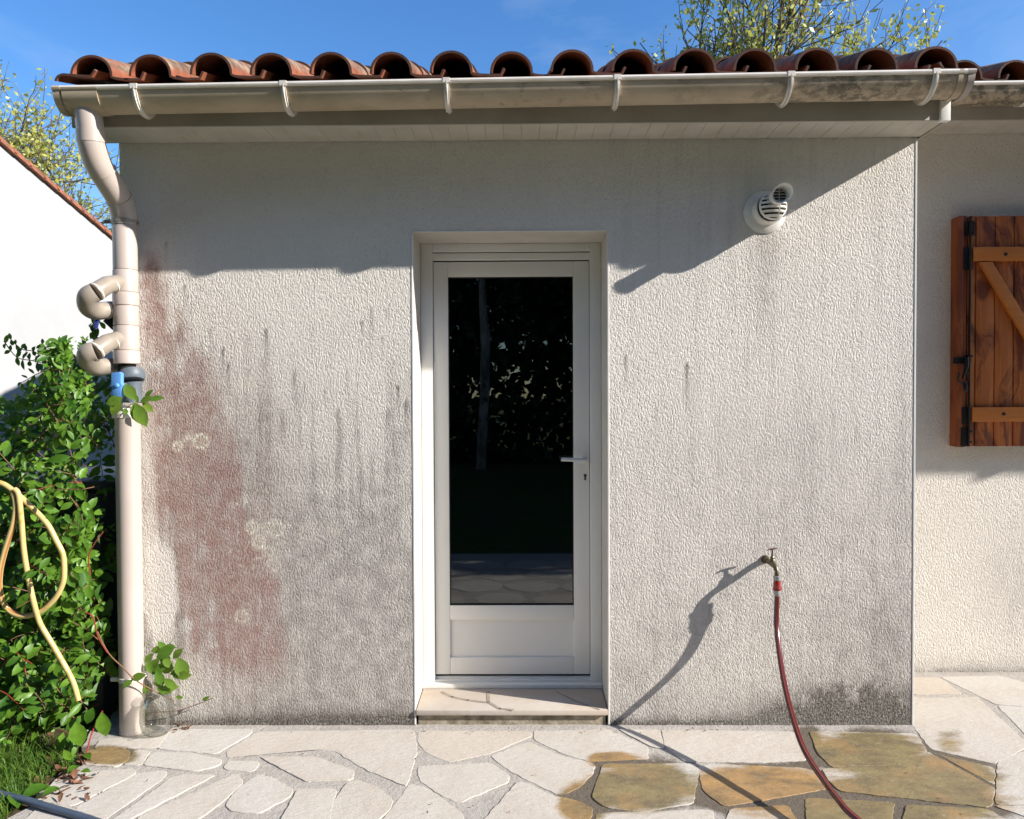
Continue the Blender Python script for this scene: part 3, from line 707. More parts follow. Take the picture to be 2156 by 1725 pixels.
# ------------------------------------------------------------------ tap
tx_ = P(1626, 1190, -.057); TX, TZ = tx_.x, P(1626, 1186, -.057).z
tap = thing('garden_tap', (TX, 0, TZ), 'small weathered brass tap on the wall right of the door', 'tap')
b = MB(); b.tube([(TX-.012, .0, TZ+.004), (TX-.010, -.028, TZ+.003)], [.013, .012], 12); b.tube([(TX-.012, -.001, TZ+.004), (TX-.012, -.006, TZ+.004)], [.019, .016], 14)
b.tube([(TX-.010, -.024, TZ+.003), (TX-.003, -.045, TZ), (TX, -.060, TZ-.002), (TX+.004, -.082, TZ-.010), (TX+.006, -.093, TZ-.026), (TX+.0065, -.095, TZ-.046)], [.011, .0125, .0135, .0105, .0095, .010], 12, sub=4)
b.tube([(TX, -.058, TZ), (TX, -.058, TZ+.014), (TX, -.058, TZ+.018), (TX, -.058, TZ+.024), (TX, -.058, TZ+.027), (TX, -.058, TZ+.033)], [.012, .0115, .009, .0095, .007, .0055], 10)
body = b.build('tap_body', M_brass, tap)
b = MB(); b.tube([(TX, -.058, TZ+.03), (TX, -.058, TZ+.060)], .0035, 8); b.tube([(TX-.022, -.064, TZ+.055), (TX-.015, -.06, TZ+.059), (TX, -.058, TZ+.060), (TX+.015, -.056, TZ+.063), (TX+.023, -.052, TZ+.060)], [.0028, .0035, .0045, .0035, .0028], 8, sub=3)
b.build('tap_handle', simple('dark_tap_handle', (.12, .06, .05), rough=.45, Metallic=.5), tap)
b = MB(); cx, cy = TX+.0075, -.095
b.tube([(cx, cy, TZ-.044), (cx, cy, TZ-.046), (cx, cy, TZ-.062), (cx, cy, TZ-.064)], [.013, .0165, .0165, .013], 16); b.build('tap_nut', M_chrome, tap)
rh = thing('red_garden_hose', G(1801, 1722, 0), 'dark red garden hose hanging from the wall tap down onto the paving', 'hose')
b = MB(); b.tube([(cx, cy, TZ-.064), (cx, cy, TZ-.070), (cx, cy, TZ-.098), (cx, cy, TZ-.101)], [.014, .0152, .0158, .0145], 16); b.tube([(cx, cy, TZ-.098), (cx, cy, TZ-.104)], [.0185, .0165], 16)
b.build('red_connector', M_redpl, rh)
b = MB(); b.tube([(cx, cy, TZ-.103), (cx, cy, TZ-.106), (cx+.001, cy, TZ-.124), (cx+.001, cy, TZ-.130)], [.0135, .0165, .016, .011], 6); b.build('hose_nut', M_chrome, rh)
def stripe_tube(name, pts, rad, mat, parent, n=16, sub=8, stripes=(0, 5, 11), width=1):
    b = MB(); b.tube(pts, rad, n, sub=sub); o = b.build(name, mat, parent, ang=80); me = o.data
    a = me.attributes.new('stripe', 'FLOAT', 'POINT'); vals = [1. if (i % n) in stripes else 0. for i in range(len(me.vertices))]; a.data.foreach_set('value', vals); return o
tab = [(1634, 1262, .098), (1635, 1313, .118), (1640, 1367, .18), (1649, 1426, .27), (1662, 1485, .37), (1684, 1557, .50), (1706, 1602, .59), (1737, 1647, .68), (1761, 1679, .75), (1801, 1722, .83)]
pts = [(cx, cy, TZ-.128)]+[P(u, v, -p) for u, v, p in tab[1:]]
e = pts[-1]; pts += [(e.x+.12, e.y-.12, .022), (e.x+.34, e.y-.16, .013), (e.x+.9, e.y+.0, .013), (e.x+1.7, e.y-.3, .013)]
stripe_tube('hose_tube', pts, .0108, M_hose, rh, stripes=(1, 6, 11))

# ------------------------------------------------------------------ downpipe with rain-collector branches
dp = thing('downpipe', tuple(G(275, 1553)), 'sand coloured plastic downpipe with side branches at the left corner of the wall', 'downpipe')
def seg(name, pts, rad, mat=None, sub=0, n=28, parent=None): b = MB(); b.tube(pts, rad, n, sub=sub); return b.build(name, mat or M_pipe, parent or dp, ang=40)
p0 = P(184, 218, -.29); p1 = P(189, 262, -.285); p2 = P(192, 300, -.275); p3 = P(206, 345, -.235); p4 = P(232, 388, -.165); p5 = P(252, 420, -.105); p6 = P(262, 455, -.075); p7 = P(263, 475, -.072)
seg('top_elbow', [p0, p1, p2], [.048, .049, .049], sub=4)
pa = p1.lerp(p2, .35)
seg('socket', [pa, p2], [.0515, .0520])
seg('swan_neck', [pa.lerp(p2, .5), p2, p3, p4, p5], [.048, .050, .051, .051, .050], sub=6)
for a_, c_ in ((p3.lerp(p4, .35), p3.lerp(p4, .43)), (p5.lerp(p4, .1), p5)): seg('joint_ring', [a_, c_], [.0540, .0540], M_pipe)
seg('lower_elbow', [p5, p6, p7], [.0512, .0515, .0505], sub=6)
def vz_(v): return P(264, v, -.072).z
VX, VY = P(264.5, 600, -.072).x, -.072
def vseg(name, v0, v1, r, mat=None, x=VX, y=VY, lipr=0):
    z0, z1 = vz_(v0), vz_(v1)
    rr = [(z0, r-.002), (z0-.003, r), (z1+.003, r), (z1, r-.003)]
    return seg(name, [(x, y, z) for z, _ in rr], [q for _, q in rr], mat)
vseg('pipe_section', 472, 570, .0475); c_ = vseg('tee_body', 570, 617, .0490); vseg('socket', 617, 645, .0512); vseg('pipe_section', 645, 687, .0490); vseg('tee_body', 687, 739, .0498); vseg('socket', 739, 767, .0518)
vseg('filter_neck', 767, 782, .036, M_dark)
# clamp
b = MB(); z = vz_(468); b.tube([(VX, VY, z-.008), (VX, VY, z+.008)], .0525, 28); b.box(VX-.085, VX-.045, VY-.01, VY+.004, z-.005, z+.008); b.box(VX+.045, VX+.065, VY-.005, VY+.004, z-.012, z+.0); b.build('clamp', M_elb, dp, bevel=.001, seg=1)
# grey filter valve with blue handle
def PP(u, v, Y=-.08): return P(u, v, Y)
a_ = PP(277, 790); seg('filter_ring', [(a_.x+.002, -.085, a_.z-.022), (a_.x, -.082, a_.z-.010), (a_.x, -.082, a_.z+.008), (a_.x-.002, -.08, a_.z+.014)], [.050, .053, .053, .047], M_grey)
a_ = PP(277, 822); seg('filter_body', [(a_.x+.004, -.082, vz_(805)), (a_.x+.006, -.082, vz_(818)), (a_.x+.006, -.082, vz_(848))], [.040, .034, .040], M_grey)
b = MB(); h = PP(249, 812, -.15)
pts = [(-.022, .052), (.012, .055), (.019, .048), (.017, .012), (.023, .0), (.017, -.012), (.018, -.05), (-.016, -.052), (-.023, 0)]
b.loft([[(h.x+x_, y_, h.z+z_) for x_, z_ in pts] for y_ in (-.162, -.138)])
b.tube([(h.x+.002, -.172, h.z), (h.x+.002, -.15, h.z)], [.007, .012], 12)
b.build('valve_handle', M_blue, dp, bevel=.004)
seg('valve_stem', [(h.x+.002, -.14, h.z), (h.x+.02, -.09, h.z)], [.012, .014], M_grey)
# lower pipe
LX, LY = P(275, 1300, -.062).x, -.062
zt_ = P(272, 878, LY).z
b = MB(); n = 28; rings = []
for z, r, tl in ((.0, .0515, 0), (.012, .0515, 0), (.014, .0492, 0), (zt_, .0492, 0), (zt_+.001, .0465, 0)):
    rings.append([(LX+r*math.cos(2*math.pi*k/n), LY+r*math.sin(2*math.pi*k/n), z) for k in range(n)])
b.loft(rings); b.build('lower_pipe', M_pipe, dp)
b = MB(); rings = []
for zo, r in ((zt_-.004, .0515), (zt_, .0535), (zt_+.045, .0475)):
    rings.append([(LX-.006+r*math.cos(2*math.pi*k/n)*(.9 if zo > zt_+.01 else 1), LY+r*math.sin(2*math.pi*k/n), zo+(.012*(-math.cos(2*math.pi*k/n)) if zo > zt_+.01 else 0)) for k in range(n)])
b.loft(rings); b.build('socket', M_lip, dp)
# branches toward the tank
for (uv, nm) in ((((256, 594), (226, 600), (196, 612)), 'a'), (((256, 712), (226, 722), (196, 736)), 'b')):
    (ua, va), (ub, vb), (uc, vc2) = uv
    A = P(ua, va, -.09); B = P(ub, vb, -.165); C = P(uc+4, vc2+4, -.21)
    seg('branch_pipe', [A, B, C], [.032, .0355, .0372], M_pipe if False else M_elb)
    d_ = (C-B).normalized(); m1 = A.lerp(B, .62); seg('joint_ring', [m1, m1+d_*.005], [.0362, .0362], M_lip); m2 = B.lerp(C, .85); seg('joint_ring', [m2, m2+d_*.005], [.0385, .0385], M_lip)
    if nm == 'a':
        seg('branch_elbow', [C, P(186, 625, -.215), P(187, 645, -.18), P(203, 655, -.13), P(236, 652, -.07)], [.0375, .040, .040, .037, .035], M_elb, sub=6)
        m = P(222, 654, -.10); m_ = P(226, 654, -.09); seg('joint_ring', [m, m_], [.0362, .0362], M_lip)
        seg('branch_end', [P(230, 665, -.06), P(250, 684, -.04)], [.034, .034], M_dark)
        b = MB(); q = P(206, 662, -.12); q2 = P(201, 692, -.12); b.tube([q, q2], [.012, .009], 8); b.build('strap', M_navy, dp)
    else:
        seg('branch_elbow', [C, P(186, 745, -.215), P(187, 763, -.18), P(203, 773, -.13), P(236, 770, -.07)], [.0375, .040, .040, .037, .035], M_elb, sub=6)
seg('grey_bend', [P(203, 806, .10), P(182, 814, .08), P(171, 832, .07), P(168, 862, .07), P(168, 900, .07)], [.021, .023, .023, .023, .023], simple('mid_grey_pipe', (.22, .23, .24), rough=.4), sub=5)
# bottom bracket
b = MB(); z = P(275, 1425, -.06).z; b.tube([(LX, LY, z-.010), (LX, LY, z+.008)], .0525, 28)
b.box(LX+.048, LX+.066, LY-.01, LY+.002, z+.004, z+.026); b.box(LX-.085, LX-.045, LY-.012, LY, z-.016, z+.0); b.build('wall_clamp', M_lip, dp, bevel=.001, seg=1)

# ------------------------------------------------------------------ ground: lawn, soil, patio
b = MB(); b.face([(-300, -300, -.045), (300, -300, -.045), (300, 300, -.045), (-300, 300, -.045)]); tag(b.build('lawn', M_lawn, flat=True), 'green lawn round the house', None, None, 'structure')
STONES = [
 [(312,1549),(355,1539),(330,1573),(270,1574),(272,1565)],
 [(358,1537),(525,1536),(527,1543),(455,1585),(336,1575)],
 [(215,1558),(250,1556),(275,1565),(262,1575),(203,1576)],
 [(190,1581),(268,1581),(264,1600),(245,1613),(185,1608)],
 [(285,1581),(313,1583),(298,1608),(264,1607)],
 [(325,1586),(400,1588),(462,1600),(455,1612),(410,1622),(307,1611)],
 [(487,1603),(539,1604),(540,1611),(528,1623),(475,1618)],
 [(135,1631),(275,1620),(281,1630),(155,1694),(80,1682)],
 [(290,1630),(345,1624),(340,1640),(225,1721),(162,1700)],
 [(358,1641),(380,1635),(450,1634),(300,1710),(270,1727),(238,1727)],
 [(305,1715),(495,1631),(507,1650),(460,1690),(410,1727),(295,1727)],
 [(482,1690),(507,1660),(545,1633),(570,1640),(612,1665),(600,1680),(545,1710),(490,1705)],
 [(550,1595),(666,1597),(741,1623),(736,1641),(648,1643)],
 [(629,1665),(704,1664),(688,1735),(590,1735)],
 [(730,1654),(749,1645),(786,1657),(820,1683),(816,1702),(788,1728),(694,1728),(704,1694)],
 [(865,1654),(899,1661),(968,1711),(972,1732),(805,1732)],
 [(482,1582),(545,1542),(866,1537),(872,1582),(852,1654),(764,1619),(696,1582),(651,1579),(539,1590),(484,1595)],
 [(886,1540),(1112,1540),(1115,1550),(1026,1585),(948,1602),(905,1585),(884,1563)],
 [(884,1615),(1030,1608),(1063,1630),(1067,1645),(966,1687),(933,1672),(888,1642)],
 [(1036,1593),(1116,1564),(1176,1593),(1246,1608),(1243,1627),(1214,1656),(1176,1671),(1124,1645),(1079,1623)],
 [(1094,1648),(1124,1657),(1154,1676),(1214,1688),(1243,1702),(1233,1735),(1015,1735)],
 [(1128,1540),(1279,1537),(1294,1545),(1358,1572),(1360,1596),(1240,1600),(1191,1585),(1131,1559)],
 [(1306,1537),(1386,1539),(1396,1574),(1372,1571)],
 [(1274,1611),(1458,1610),(1466,1625),(1453,1689),(1350,1707),(1276,1697),(1252,1675)],
 [(1398,1539),(1668,1542),(1683,1572),(1692,1600),(1610,1603),(1447,1603),(1406,1572)],
 [(1473,1615),(1516,1611),(1683,1618),(1718,1626),(1734,1661),(1591,1684),(1527,1695),(1488,1666)],
 [(1709,1542),(1925,1546),(1945,1580),(1930,1606),(1755,1614),(1728,1587)],
 [(1736,1620),(1932,1610),(1950,1584),(2088,1660),(2078,1698),(1773,1665),(1749,1640)],
 [(1925,1428),(1977,1428),(2020,1459),(1925,1461)],
 [(1984,1426),(2105,1424),(2190,1447),(2190,1486),(2097,1481),(2052,1458)],
 [(1925,1469),(1962,1472),(2056,1468),(2150,1557),(2150,1572),(2127,1586),(2090,1604),(1962,1575),(1927,1527)],
 [(2103,1488),(2200,1492),(2200,1570),(2165,1550)],
 [(1964,1586),(2088,1615),(2088,1649),(1984,1592)],
 [(2107,1607),(2150,1585),(2230,1580),(2230,1689),(2098,1691)],
 [(1702,1682),(1878,1690),(1868,1735),(1704,1735)],
 [(1918,1697),(2077,1705),(2130,1740),(1902,1740)],
 [(1545,1705),(1655,1697),(1677,1740),(1527,1740)],
 [(1262,1713),(1493,1705),(1498,1740),(1258,1740)],
 [(2099,1698),(2240,1698),(2240,1745)],
 [(90,1700),(135,1700),(205,1735),(45,1735)],
]
WETSPOT = [(1350,1655,120,60),(1600,1660,170,55),(1830,1585,135,50),(1950,1640,170,60),(1700,1575,45,45),(1230,1690,60,50),(1290,1600,60,20),(1850,1690,300,60),(2000,1560,40,30),(225,1590,70,22)]
def wetf(u, v):
    s = 0
    for a, c, su, sv in WETSPOT: s = max(s, math.exp(-(((u-a)/su)**2+((v-c)/sv)**2)**1.6))
    return s
def projuv(p):
    d = Vector(p)-CAM; k = d.dot(cf); return 1078+F*d.dot(cR)/k, 862.5-F*d.dot(cU)/k
def add_attrs(me, wet, tint, hue):
    for nm, vals in (('wet', wet), ('tint', tint), ('hue', hue)):
        a = me.attributes.new(nm, 'FLOAT', 'POINT'); a.data.foreach_set('value', vals)
DRYSTONES = {24, 16, 17, 18, 28, 29, 30}
b = MB(); wet, tint, hue = [], [], []
def add_stone(poly, zt, drywet, tn, hu):
    cc = sum(poly, Vector((0, 0, 0)))/len(poly); poly = [q+(q-cc).normalized()*(.013 if callable(drywet) else 0) for q in poly]
    p = sm_noise_poly(poly, 2)
    out = []
    for i, q in enumerate(p):
        nxt = p[(i+1) % len(p)]; n_ = max(1, int((nxt-q).length/.012))
        for k in range(n_):
            r = q.lerp(nxt, k/n_); nz = MN.noise(Vector((r.x*32, r.y*32, 3)))*.0045+MN.noise(Vector((r.x*90, r.y*90, 3)))*.002; nz2 = MN.noise(Vector((r.x*32, r.y*32, 9)))*.0045+MN.noise(Vector((r.x*90, r.y*90, 9)))*.002
            out.append(Vector((r.x+nz, r.y+nz2, 0)))
    c = sum(out, Vector((0, 0, 0)))/len(out)
    R3 = [[Vector((q.x, q.y, -.014)) for q in out], [Vector((q.x, q.y, zt-.0012)) for q in out], [Vector((q.x, q.y, zt))+(c-q).normalized()*.0015-Vector((0, 0, 0)) for q in out]]
    for ring in R3:
        for q in ring: pass
    o = len(b.v); n = len(out)
    # interior rings for a wet attribute with detail
    rings = R3+[[Vector((q.x, q.y, zt)).lerp(Vector((c.x, c.y, zt+.001)), t) for q in R3[2]] for t in (.2, .4, .6, .8)]
    for rg in rings: b.v += [tuple(q) for q in rg]
    for k in range(len(rings)-1):
        for i in range(n):
            j = (i+1) % n; b.f.append((o+k*n+i, o+k*n+j, o+(k+1)*n+j, o+(k+1)*n+i)); b.m.append(0)
    b.v.append((c.x, c.y, zt+.001)); ci = len(b.v)-1; lo = o+(len(rings)-1)*n
    for i in range(n): b.f.append((lo+i, lo+(i+1) % n, ci)); b.m.append(0)
    for q in b.v[o:]:
        w_ = drywet(q) if callable(drywet) else drywet
        wet.append(w_); tint.append(tn); hue.append(hu)
for i, s in enumerate(STONES):
    poly = [Vector((G(u, v).x, G(u, v).y, 0)) for u, v in s]
    k = .55 if i in DRYSTONES else 1.
    if i == 24: k = .35
    add_stone(poly, random.uniform(-.001, .002), lambda q, k=k: k*wetf(*projuv(q)), {17: .8, 21: .35, 28: 1., 24: .5}.get(i, random.random()*.55), {25: 1., 2: .6, 3: .5, 19: .8, 20: .6, 38: 1, 36: 1, 21: .9}.get(i, .1))
# continuation of the paving outside the traced stones
def rnd_stone(cx_, cy_, r):
    n = random.choice([5, 6, 7]); a0 = random.random()*6
    return [Vector((cx_+r*1.15*math.cos(a0+6.283*k/n)*random.uniform(.85, 1.1), cy_+r*.95*math.sin(a0+6.283*k/n)*random.uniform(.85, 1.1), 0)) for k in range(n)]
yy = -1.03
row = 0
while yy > -2.6:
    xx = -1.55+(row % 2)*.18
    while xx < 6.0: add_stone(rnd_stone(xx, yy+random.uniform(-.03, .03), .185), 0, 0, random.random()*.5, 0); xx += .41
    yy -= .36; row += 1
for yy in (-.75, -.42, -.08, .28):
    xx = 2.62 if yy < .2 else 2.85
    if yy < -.7: xx = 2.2
    while xx < 6.0: add_stone(rnd_stone(xx, yy, .17), 0, 0, random.random()*.5, 0); xx += .40
pat = b.build('patio', M_stone, None, ang=18); add_attrs(pat.data, wet, tint, hue); tag(pat, 'patio of irregular pale flagstones, wet patches on the right', None, None, 'structure')
# mortar bed
edge = [(178,1552),(176,1612),(126,1631),(74,1682),(18,1726)]
gy = np.arange(-2.9, .66, .03); gxs = np.arange(-2.4, 6.6, .03)
b = MB(); wet = []
idx = {}
el = [(G(u, v).x, G(u, v).y) for u, v in edge]
def leftlim(y):
    pts = sorted([(q[1], q[0]) for q in el]); 
    if y >= pts[-1][0]: return pts[-1][1]
    if y <= pts[0][0]: return pts[0][1]
    for (ya, xa_), (yb, xb2) in zip(pts[:-1], pts[1:]):
        if ya <= y <= yb: return xa_+(xb2-xa_)*(y-ya)/(yb-ya)
for y in gy:
    lim = leftlim(y)+.012*math.sin(y*37)
    n_ = 200
    for k in range(n_+1):
        x = lim+(6.5-lim)*(k/n_)**1.3
        b.v.append((x, y, -.0022+.001*math.sin(x*31)*math.cos(y*27)))
        u, v = projuv((x, y, 0)) if y > -2.5 else (0, 0)
        wet.append(wetf(u, v) if y > -.8 and abs(x) < 4 else 0.)
n_ = 201
for j in range(len(gy)-1):
    for i in range(n_-1): o = j*n_+i; b.f.append((o, o+1, o+n_+1, o+n_)); b.m.append(0)
# skirt along left edge
mo = b.build('mortar_bed', M_mortar, None, ang=80); a = mo.data.attributes.new('wet', 'FLOAT', 'POINT'); a.data.foreach_set('value', wet); tag(mo, 'grey mortar joints between the flagstones', None, None, 'structure')
b = MB(); ps = [(G(u, v).x, G(u, v).y) for u, v in edge]
b.face([(-1.71, .05, -.012), (-2.9, .3, -.02), (-2.6, -.3, -.022), (ps[3][0]-.15, ps[3][1], -.022), (ps[4][0]-.1, ps[4][1]-.1, -.022), (ps[4][0]+.05, ps[4][1], -.0125), (ps[3][0]+.05, ps[3][1], -.0125), (ps[2][0]+.05, ps[2][1], -.0125), (ps[1][0]+.05, ps[1][1], -.0125), (ps[0][0]+.03, ps[0][1], -.0125)][::-1])
tag(b.build('soil_strip', M_soil, None, flat=True), 'bare earth along the paving edge', None, None, 'structure')

# ------------------------------------------------------------------ leaves
def leaf(b, base, d, nrm, L, Wd, fold=.25, curl=.25, mi=0, seg=4):
    d = d.normalized(); s = d.cross(nrm)
    if s.length < 1e-4: s = d.cross(Vector((.3, .5, .8)))
    s.normalize(); nn = s.cross(d).normalized(); o = len(b.v)
    wt = [0.08, .75, 1., .72, 0.]; 
    rows = []
    for k in range(5):
        t = k/4; c = base+d*(L*t)-nn*(curl*L*t*t)
        w_ = Wd*.5*wt[k]
        if k in (4,): b.v.append(tuple(c)); rows.append((len(b.v)-1,)*3)
        else:
            up = nn*(w_*fold*1.6)
            b.v += [tuple(c-s*w_+up), tuple(c), tuple(c+s*w_+up)]; m = len(b.v); rows.append((m-3, m-2, m-1))
    for k in range(4):
        a, c = rows[k], rows[k+1]
        if k < 3: b.f += [(a[0], a[1], c[1], c[0]), (a[1], a[2], c[2], c[1])]; b.m += [mi, mi]
        else: b.f += [(a[0], a[1], c[0]), (a[1], a[2], c[0])]; b.m += [mi, mi]
def rv(s=1.): return Vector((random.uniform(-s, s), random.uniform(-s, s), random.uniform(-s, s)))
vine = thing('climbing_shrub', (-2.1, .0, 0), 'leafy green climbing shrub growing left of the downpipe', 'shrub')
lf = MB(); sm = MB(); rs_ = MB()
def stem(p, d, L, step, lsz, mb_stem, yng=0., droop=.02, rad=.0022, face=Vector((.35, -.9, .45)), vary=.30, mi=0):
    p = Vector(p); d = Vector(d).normalized(); pts = [p.copy()]; n = int(L/step); ph = random.random()*3
    for k in range(n):
        d = (d+rv(.16)+Vector((0, 0, -droop))).normalized(); p = p+d*step; pts.append(p.copy())
        side = d.cross(face)
        if side.length < .1: side = Vector((1, 0, 0))
        side.normalize()
        sz = lsz*(1-.45*(k/n)**2)*random.uniform(.7, 1.2)
        for sg in (-1, 1):
            if random.random() < .08: continue
            rot = Quaternion(d, ph+k*1.57*.5); sd = (side*sg)
            ld = (sd+d*.45+rv(.45)+Vector((0, 0, -.15))).normalized(); nr = (face+rv(.55)).normalized()
            leaf(lf, p+ld*.004, ld, nr, sz, sz*random.uniform(.42, .56), mi=mi, fold=random.uniform(.05, .4), curl=random.uniform(-.05, .45))
    leaf(lf, p, d, (face+rv(.4)).normalized(), lsz*.6, lsz*.3, mi=mi)
    mb_stem.tube(pts, [rad*(1-.5*i/len(pts)) for i in range(len(pts))], 5)
def top_z(x):   # bush outline
    t = np.interp(x, [-3.2, -2.6, -2.32, -2.22, -2.10, -2.0, -1.88, -1.78], [1.36, 1.38, 1.36, 1.42, 1.52, 1.60, 1.62, 1.64]); return float(t)
for i in range(640):
    x = random.uniform(-3.0, -1.78); z = random.uniform(.04, top_z(x)-.12); lowf = z < 1.15
    y = random.uniform(-.26, -.02) if lowf else random.uniform(-.12, .28)
    if random.random() < .35: y += .18
    ls = random.uniform(.044, .080)*(1.1 if z < .8 else .9)
    d = Vector((random.uniform(-1, 1), random.uniform(-.4, .15), random.uniform(-.5, 1)))
    stem((x, y, z), d, random.uniform(.1, .26), random.uniform(.026, .036), ls, sm if random.random() < .8 else rs_, droop=.05)
for i in range(95):
    p_ = P(random.uniform(100, 238), random.uniform(765, 900), random.uniform(-.28, -.12))
    stem(p_, Vector((random.uniform(-1, 1), -.2, random.uniform(-.6, 1))), random.uniform(.06, .14), .03, random.uniform(.035, .06), sm, droop=.05)
for i in range(46):
    p_ = P(random.uniform(120, 228), random.uniform(742, 800), random.uniform(-.33, -.26))
    stem(p_, Vector((random.uniform(-1, 1), -.1, random.uniform(-.8, .5))), random.uniform(.05, .10), .03, random.uniform(.035, .055), sm, droop=.05)
for i in range(60):
    stem((random.uniform(-1.86, -1.775), random.uniform(-.22, -.06), random.uniform(.12, 1.25)), Vector((random.uniform(-1, .6), -.2, random.uniform(-.5, 1))), random.uniform(.06, .13), .032, random.uniform(.045, .075), sm, droop=.05)
# remove foliage that would pass in front of or through the pipe
def prune(b, xmax=-1.775):
    keepf = [];
    bad = [(v[0] > xmax and v[1] < .2) for v in b.v]
    nf, nm = [], []
    for f, m in zip(b.f, b.m):
        if not any(bad[i] for i in f): nf.append(f); nm.append(m)
    b.f, b.m = nf, nm
prune(lf, -1.748); prune(sm, -1.76); prune(rs_, -1.76)
# long thin shoots against the white wall, top left
for path, L in (([(75+30, 772), (75, 742), (45, 735), (20, 712)], .045), ([(110, 770), (70, 760), (35, 752), (8, 718)], .05), ([(170, 740), (205, 715), (190, 690), (212, 676)], .06), ([(150, 790), (120, 752), (95, 742), (88, 722)], .04)):
    pts = [P(u, v, .12) for u, v in path]; sp_, _ = spline(pts, [1]*len(pts), 5)
    sm.tube(sp_, .0022, 5)
    for k in range(2, len(sp_), 2):
        for sg in (-1, 1):
            ld = (Vector((0, 0, sg))+rv(.7)).normalized(); leaf(lf, sp_[k], ld, Vector((.3, -.8, .3))+rv(.5), L*random.uniform(.5, 1), L*.38)
# leaves around the valve and the foot of the pipe
def placed(u, v, Y, du, dv, L, wf=.6, mi=1, nr=(.2, -1, .35)):
    p = P(u, v, Y); q = P(u+du, v+dv, Y-.01); leaf(lf, p, (q-p), Vector(nr).normalized()+rv(.15), L, L*wf, mi=mi, fold=.15, curl=.12)
for a in ((285,842,-.15,-22,-32,.078,.62),(286,850,-.16,22,52,.105,.55),(284,848,-.155,6,45,.085,.6),(296,845,-.14,25,-8,.06,.5),(300,848,-.13,26,22,.062,.5),(312,842,-.12,34,-6,.07,.4),(305,838,-.12,22,-26,.05,.4),
          (258,838,-.17,-28,10,.07,.6),(255,842,-.17,-20,30,.075,.6),(262,860,-.17,6,16,.03,.7),(290,850,-.13,-4,-20,.04,.4)): placed(*a)
sm.tube([P(250, 880, -.12), P(275, 852, -.15), P(300, 846, -.13), P(330, 826, -.1), P(338, 818, -.09)], .002, 5, sub=4)
for a in ((306,1395,-.05,18,-28,.05,.5),(318,1372,-.05,28,-8,.055,.55),(348,1360,-.05,22,4,.05,.5),(330,1385,-.06,36,-22,.09,.6),(375,1385,-.06,14,38,.10,.62),(352,1398,-.06,-28,18,.08,.55),(330,1410,-.07,10,30,.075,.55),
          (345,1430,-.07,22,16,.07,.5),(330,1448,-.07,32,12,.07,.5),(318,1418,-.07,-8,-28,.06,.55),(312,1440,-.06,-8,24,.05,.55),(358,1420,-.05,24,-10,.05,.5),(370,1468,-.05,22,2,.035,.5),(425,1475,-.04,24,-12,.04,.4),(300,1368,-.03,4,-28,.04,.45),
          (280,1432,-.13,-18,12,.05,.5),(276,1430,-.13,26,-8,.07,.5)): placed(*a)
for k in range(16): placed(random.uniform(308, 385), random.uniform(1365, 1460), random.uniform(-.07, -.03), random.uniform(-30, 34), random.uniform(-24, 30), random.uniform(.04, .07), .55)
sm.tube([P(205, 1330, -.16), P(228, 1375, -.15), P(258, 1405, -.14), P(285, 1432, -.13), P(325, 1455, -.08), P(365, 1475, -.06)], .0026, 6, sub=4)
sm.tube([P(318, 1500, -.03), P(370, 1497, -.03), P(410, 1485, -.035), P(448, 1470, -.04)], .0018, 5, sub=3)
sm.tube([P(322, 1440, -.02), P(345, 1380, -.025), P(368, 1340, -.03)], .0014, 5, sub=3)
rs_.tube([P(182, 1590, -.30), P(190, 1555, -.27), P(205, 1515, -.25), P(216, 1497, -.24)], .003, 6, sub=4)
rs_.tube([P(190, 1210, -.26), P(187, 1170, -.27), P(202, 1140, -.28), P(217, 1120, -.28)], .0026, 6, sub=4)
rs_.tube([P(180, 1290, -.25), P(196, 1300, -.25), P(206, 1340, -.22), P(226, 1374, -.18)], .0026, 6, sub=4)
# big low leaves spilling on the paving edge
for a in ((160,1520,-.30,8,48,.10,.7,0),(215,1500,-.25,6,52,.10,.62,0),(196,1490,-.25,-14,34,.07,.6,0),(150,1600,-.38,-12,-14,.05,.6,0)): placed(*a)
for u, v, du, dv, L in ((178,1588,22,10,.05),(165,1612,-20,10,.06),(128,1660,-14,2,.07),(105,1655,-30,8,.10),(35,1665,4,44,.10),(170,1625,20,-4,.04)):
    p = G(u, v, .02); q = G(u+du, v+dv, .03); leaf(lf, p, q-p, Vector((.1, -.2, 1)), L, L*.6, mi=0)
lf.build('foliage', [M_leaf, M_leaf_y], vine, ang=180); sm.build('stems', M_stem, vine); tag(rs_.build('stems', M_redstem, vine), 'thin red stems')

# water tank half hidden behind the leaves
tank = thing('water_tank', (-2.5, .35, 0), 'dark grey plastic water tank almost hidden behind the climbing shrub', 'water tank')
b = MB(); b.box(-3.1, -1.86, .06, .75, .0, 1.02); tk = b.build('tank_body', M_tank, tank, bevel=.04, seg=3)
b = MB(); b.box(-3.12, -1.84, .04, .77, 1.02, 1.06); b.build('tank_lid', M_tank, tank, bevel=.012)
b = MB()
for z in (.25, .5, .75): b.box(-3.08, -1.88, .035, .065, z-.03, z+.03)
b.build('tank_rib', M_tank, tank, bevel=.01)

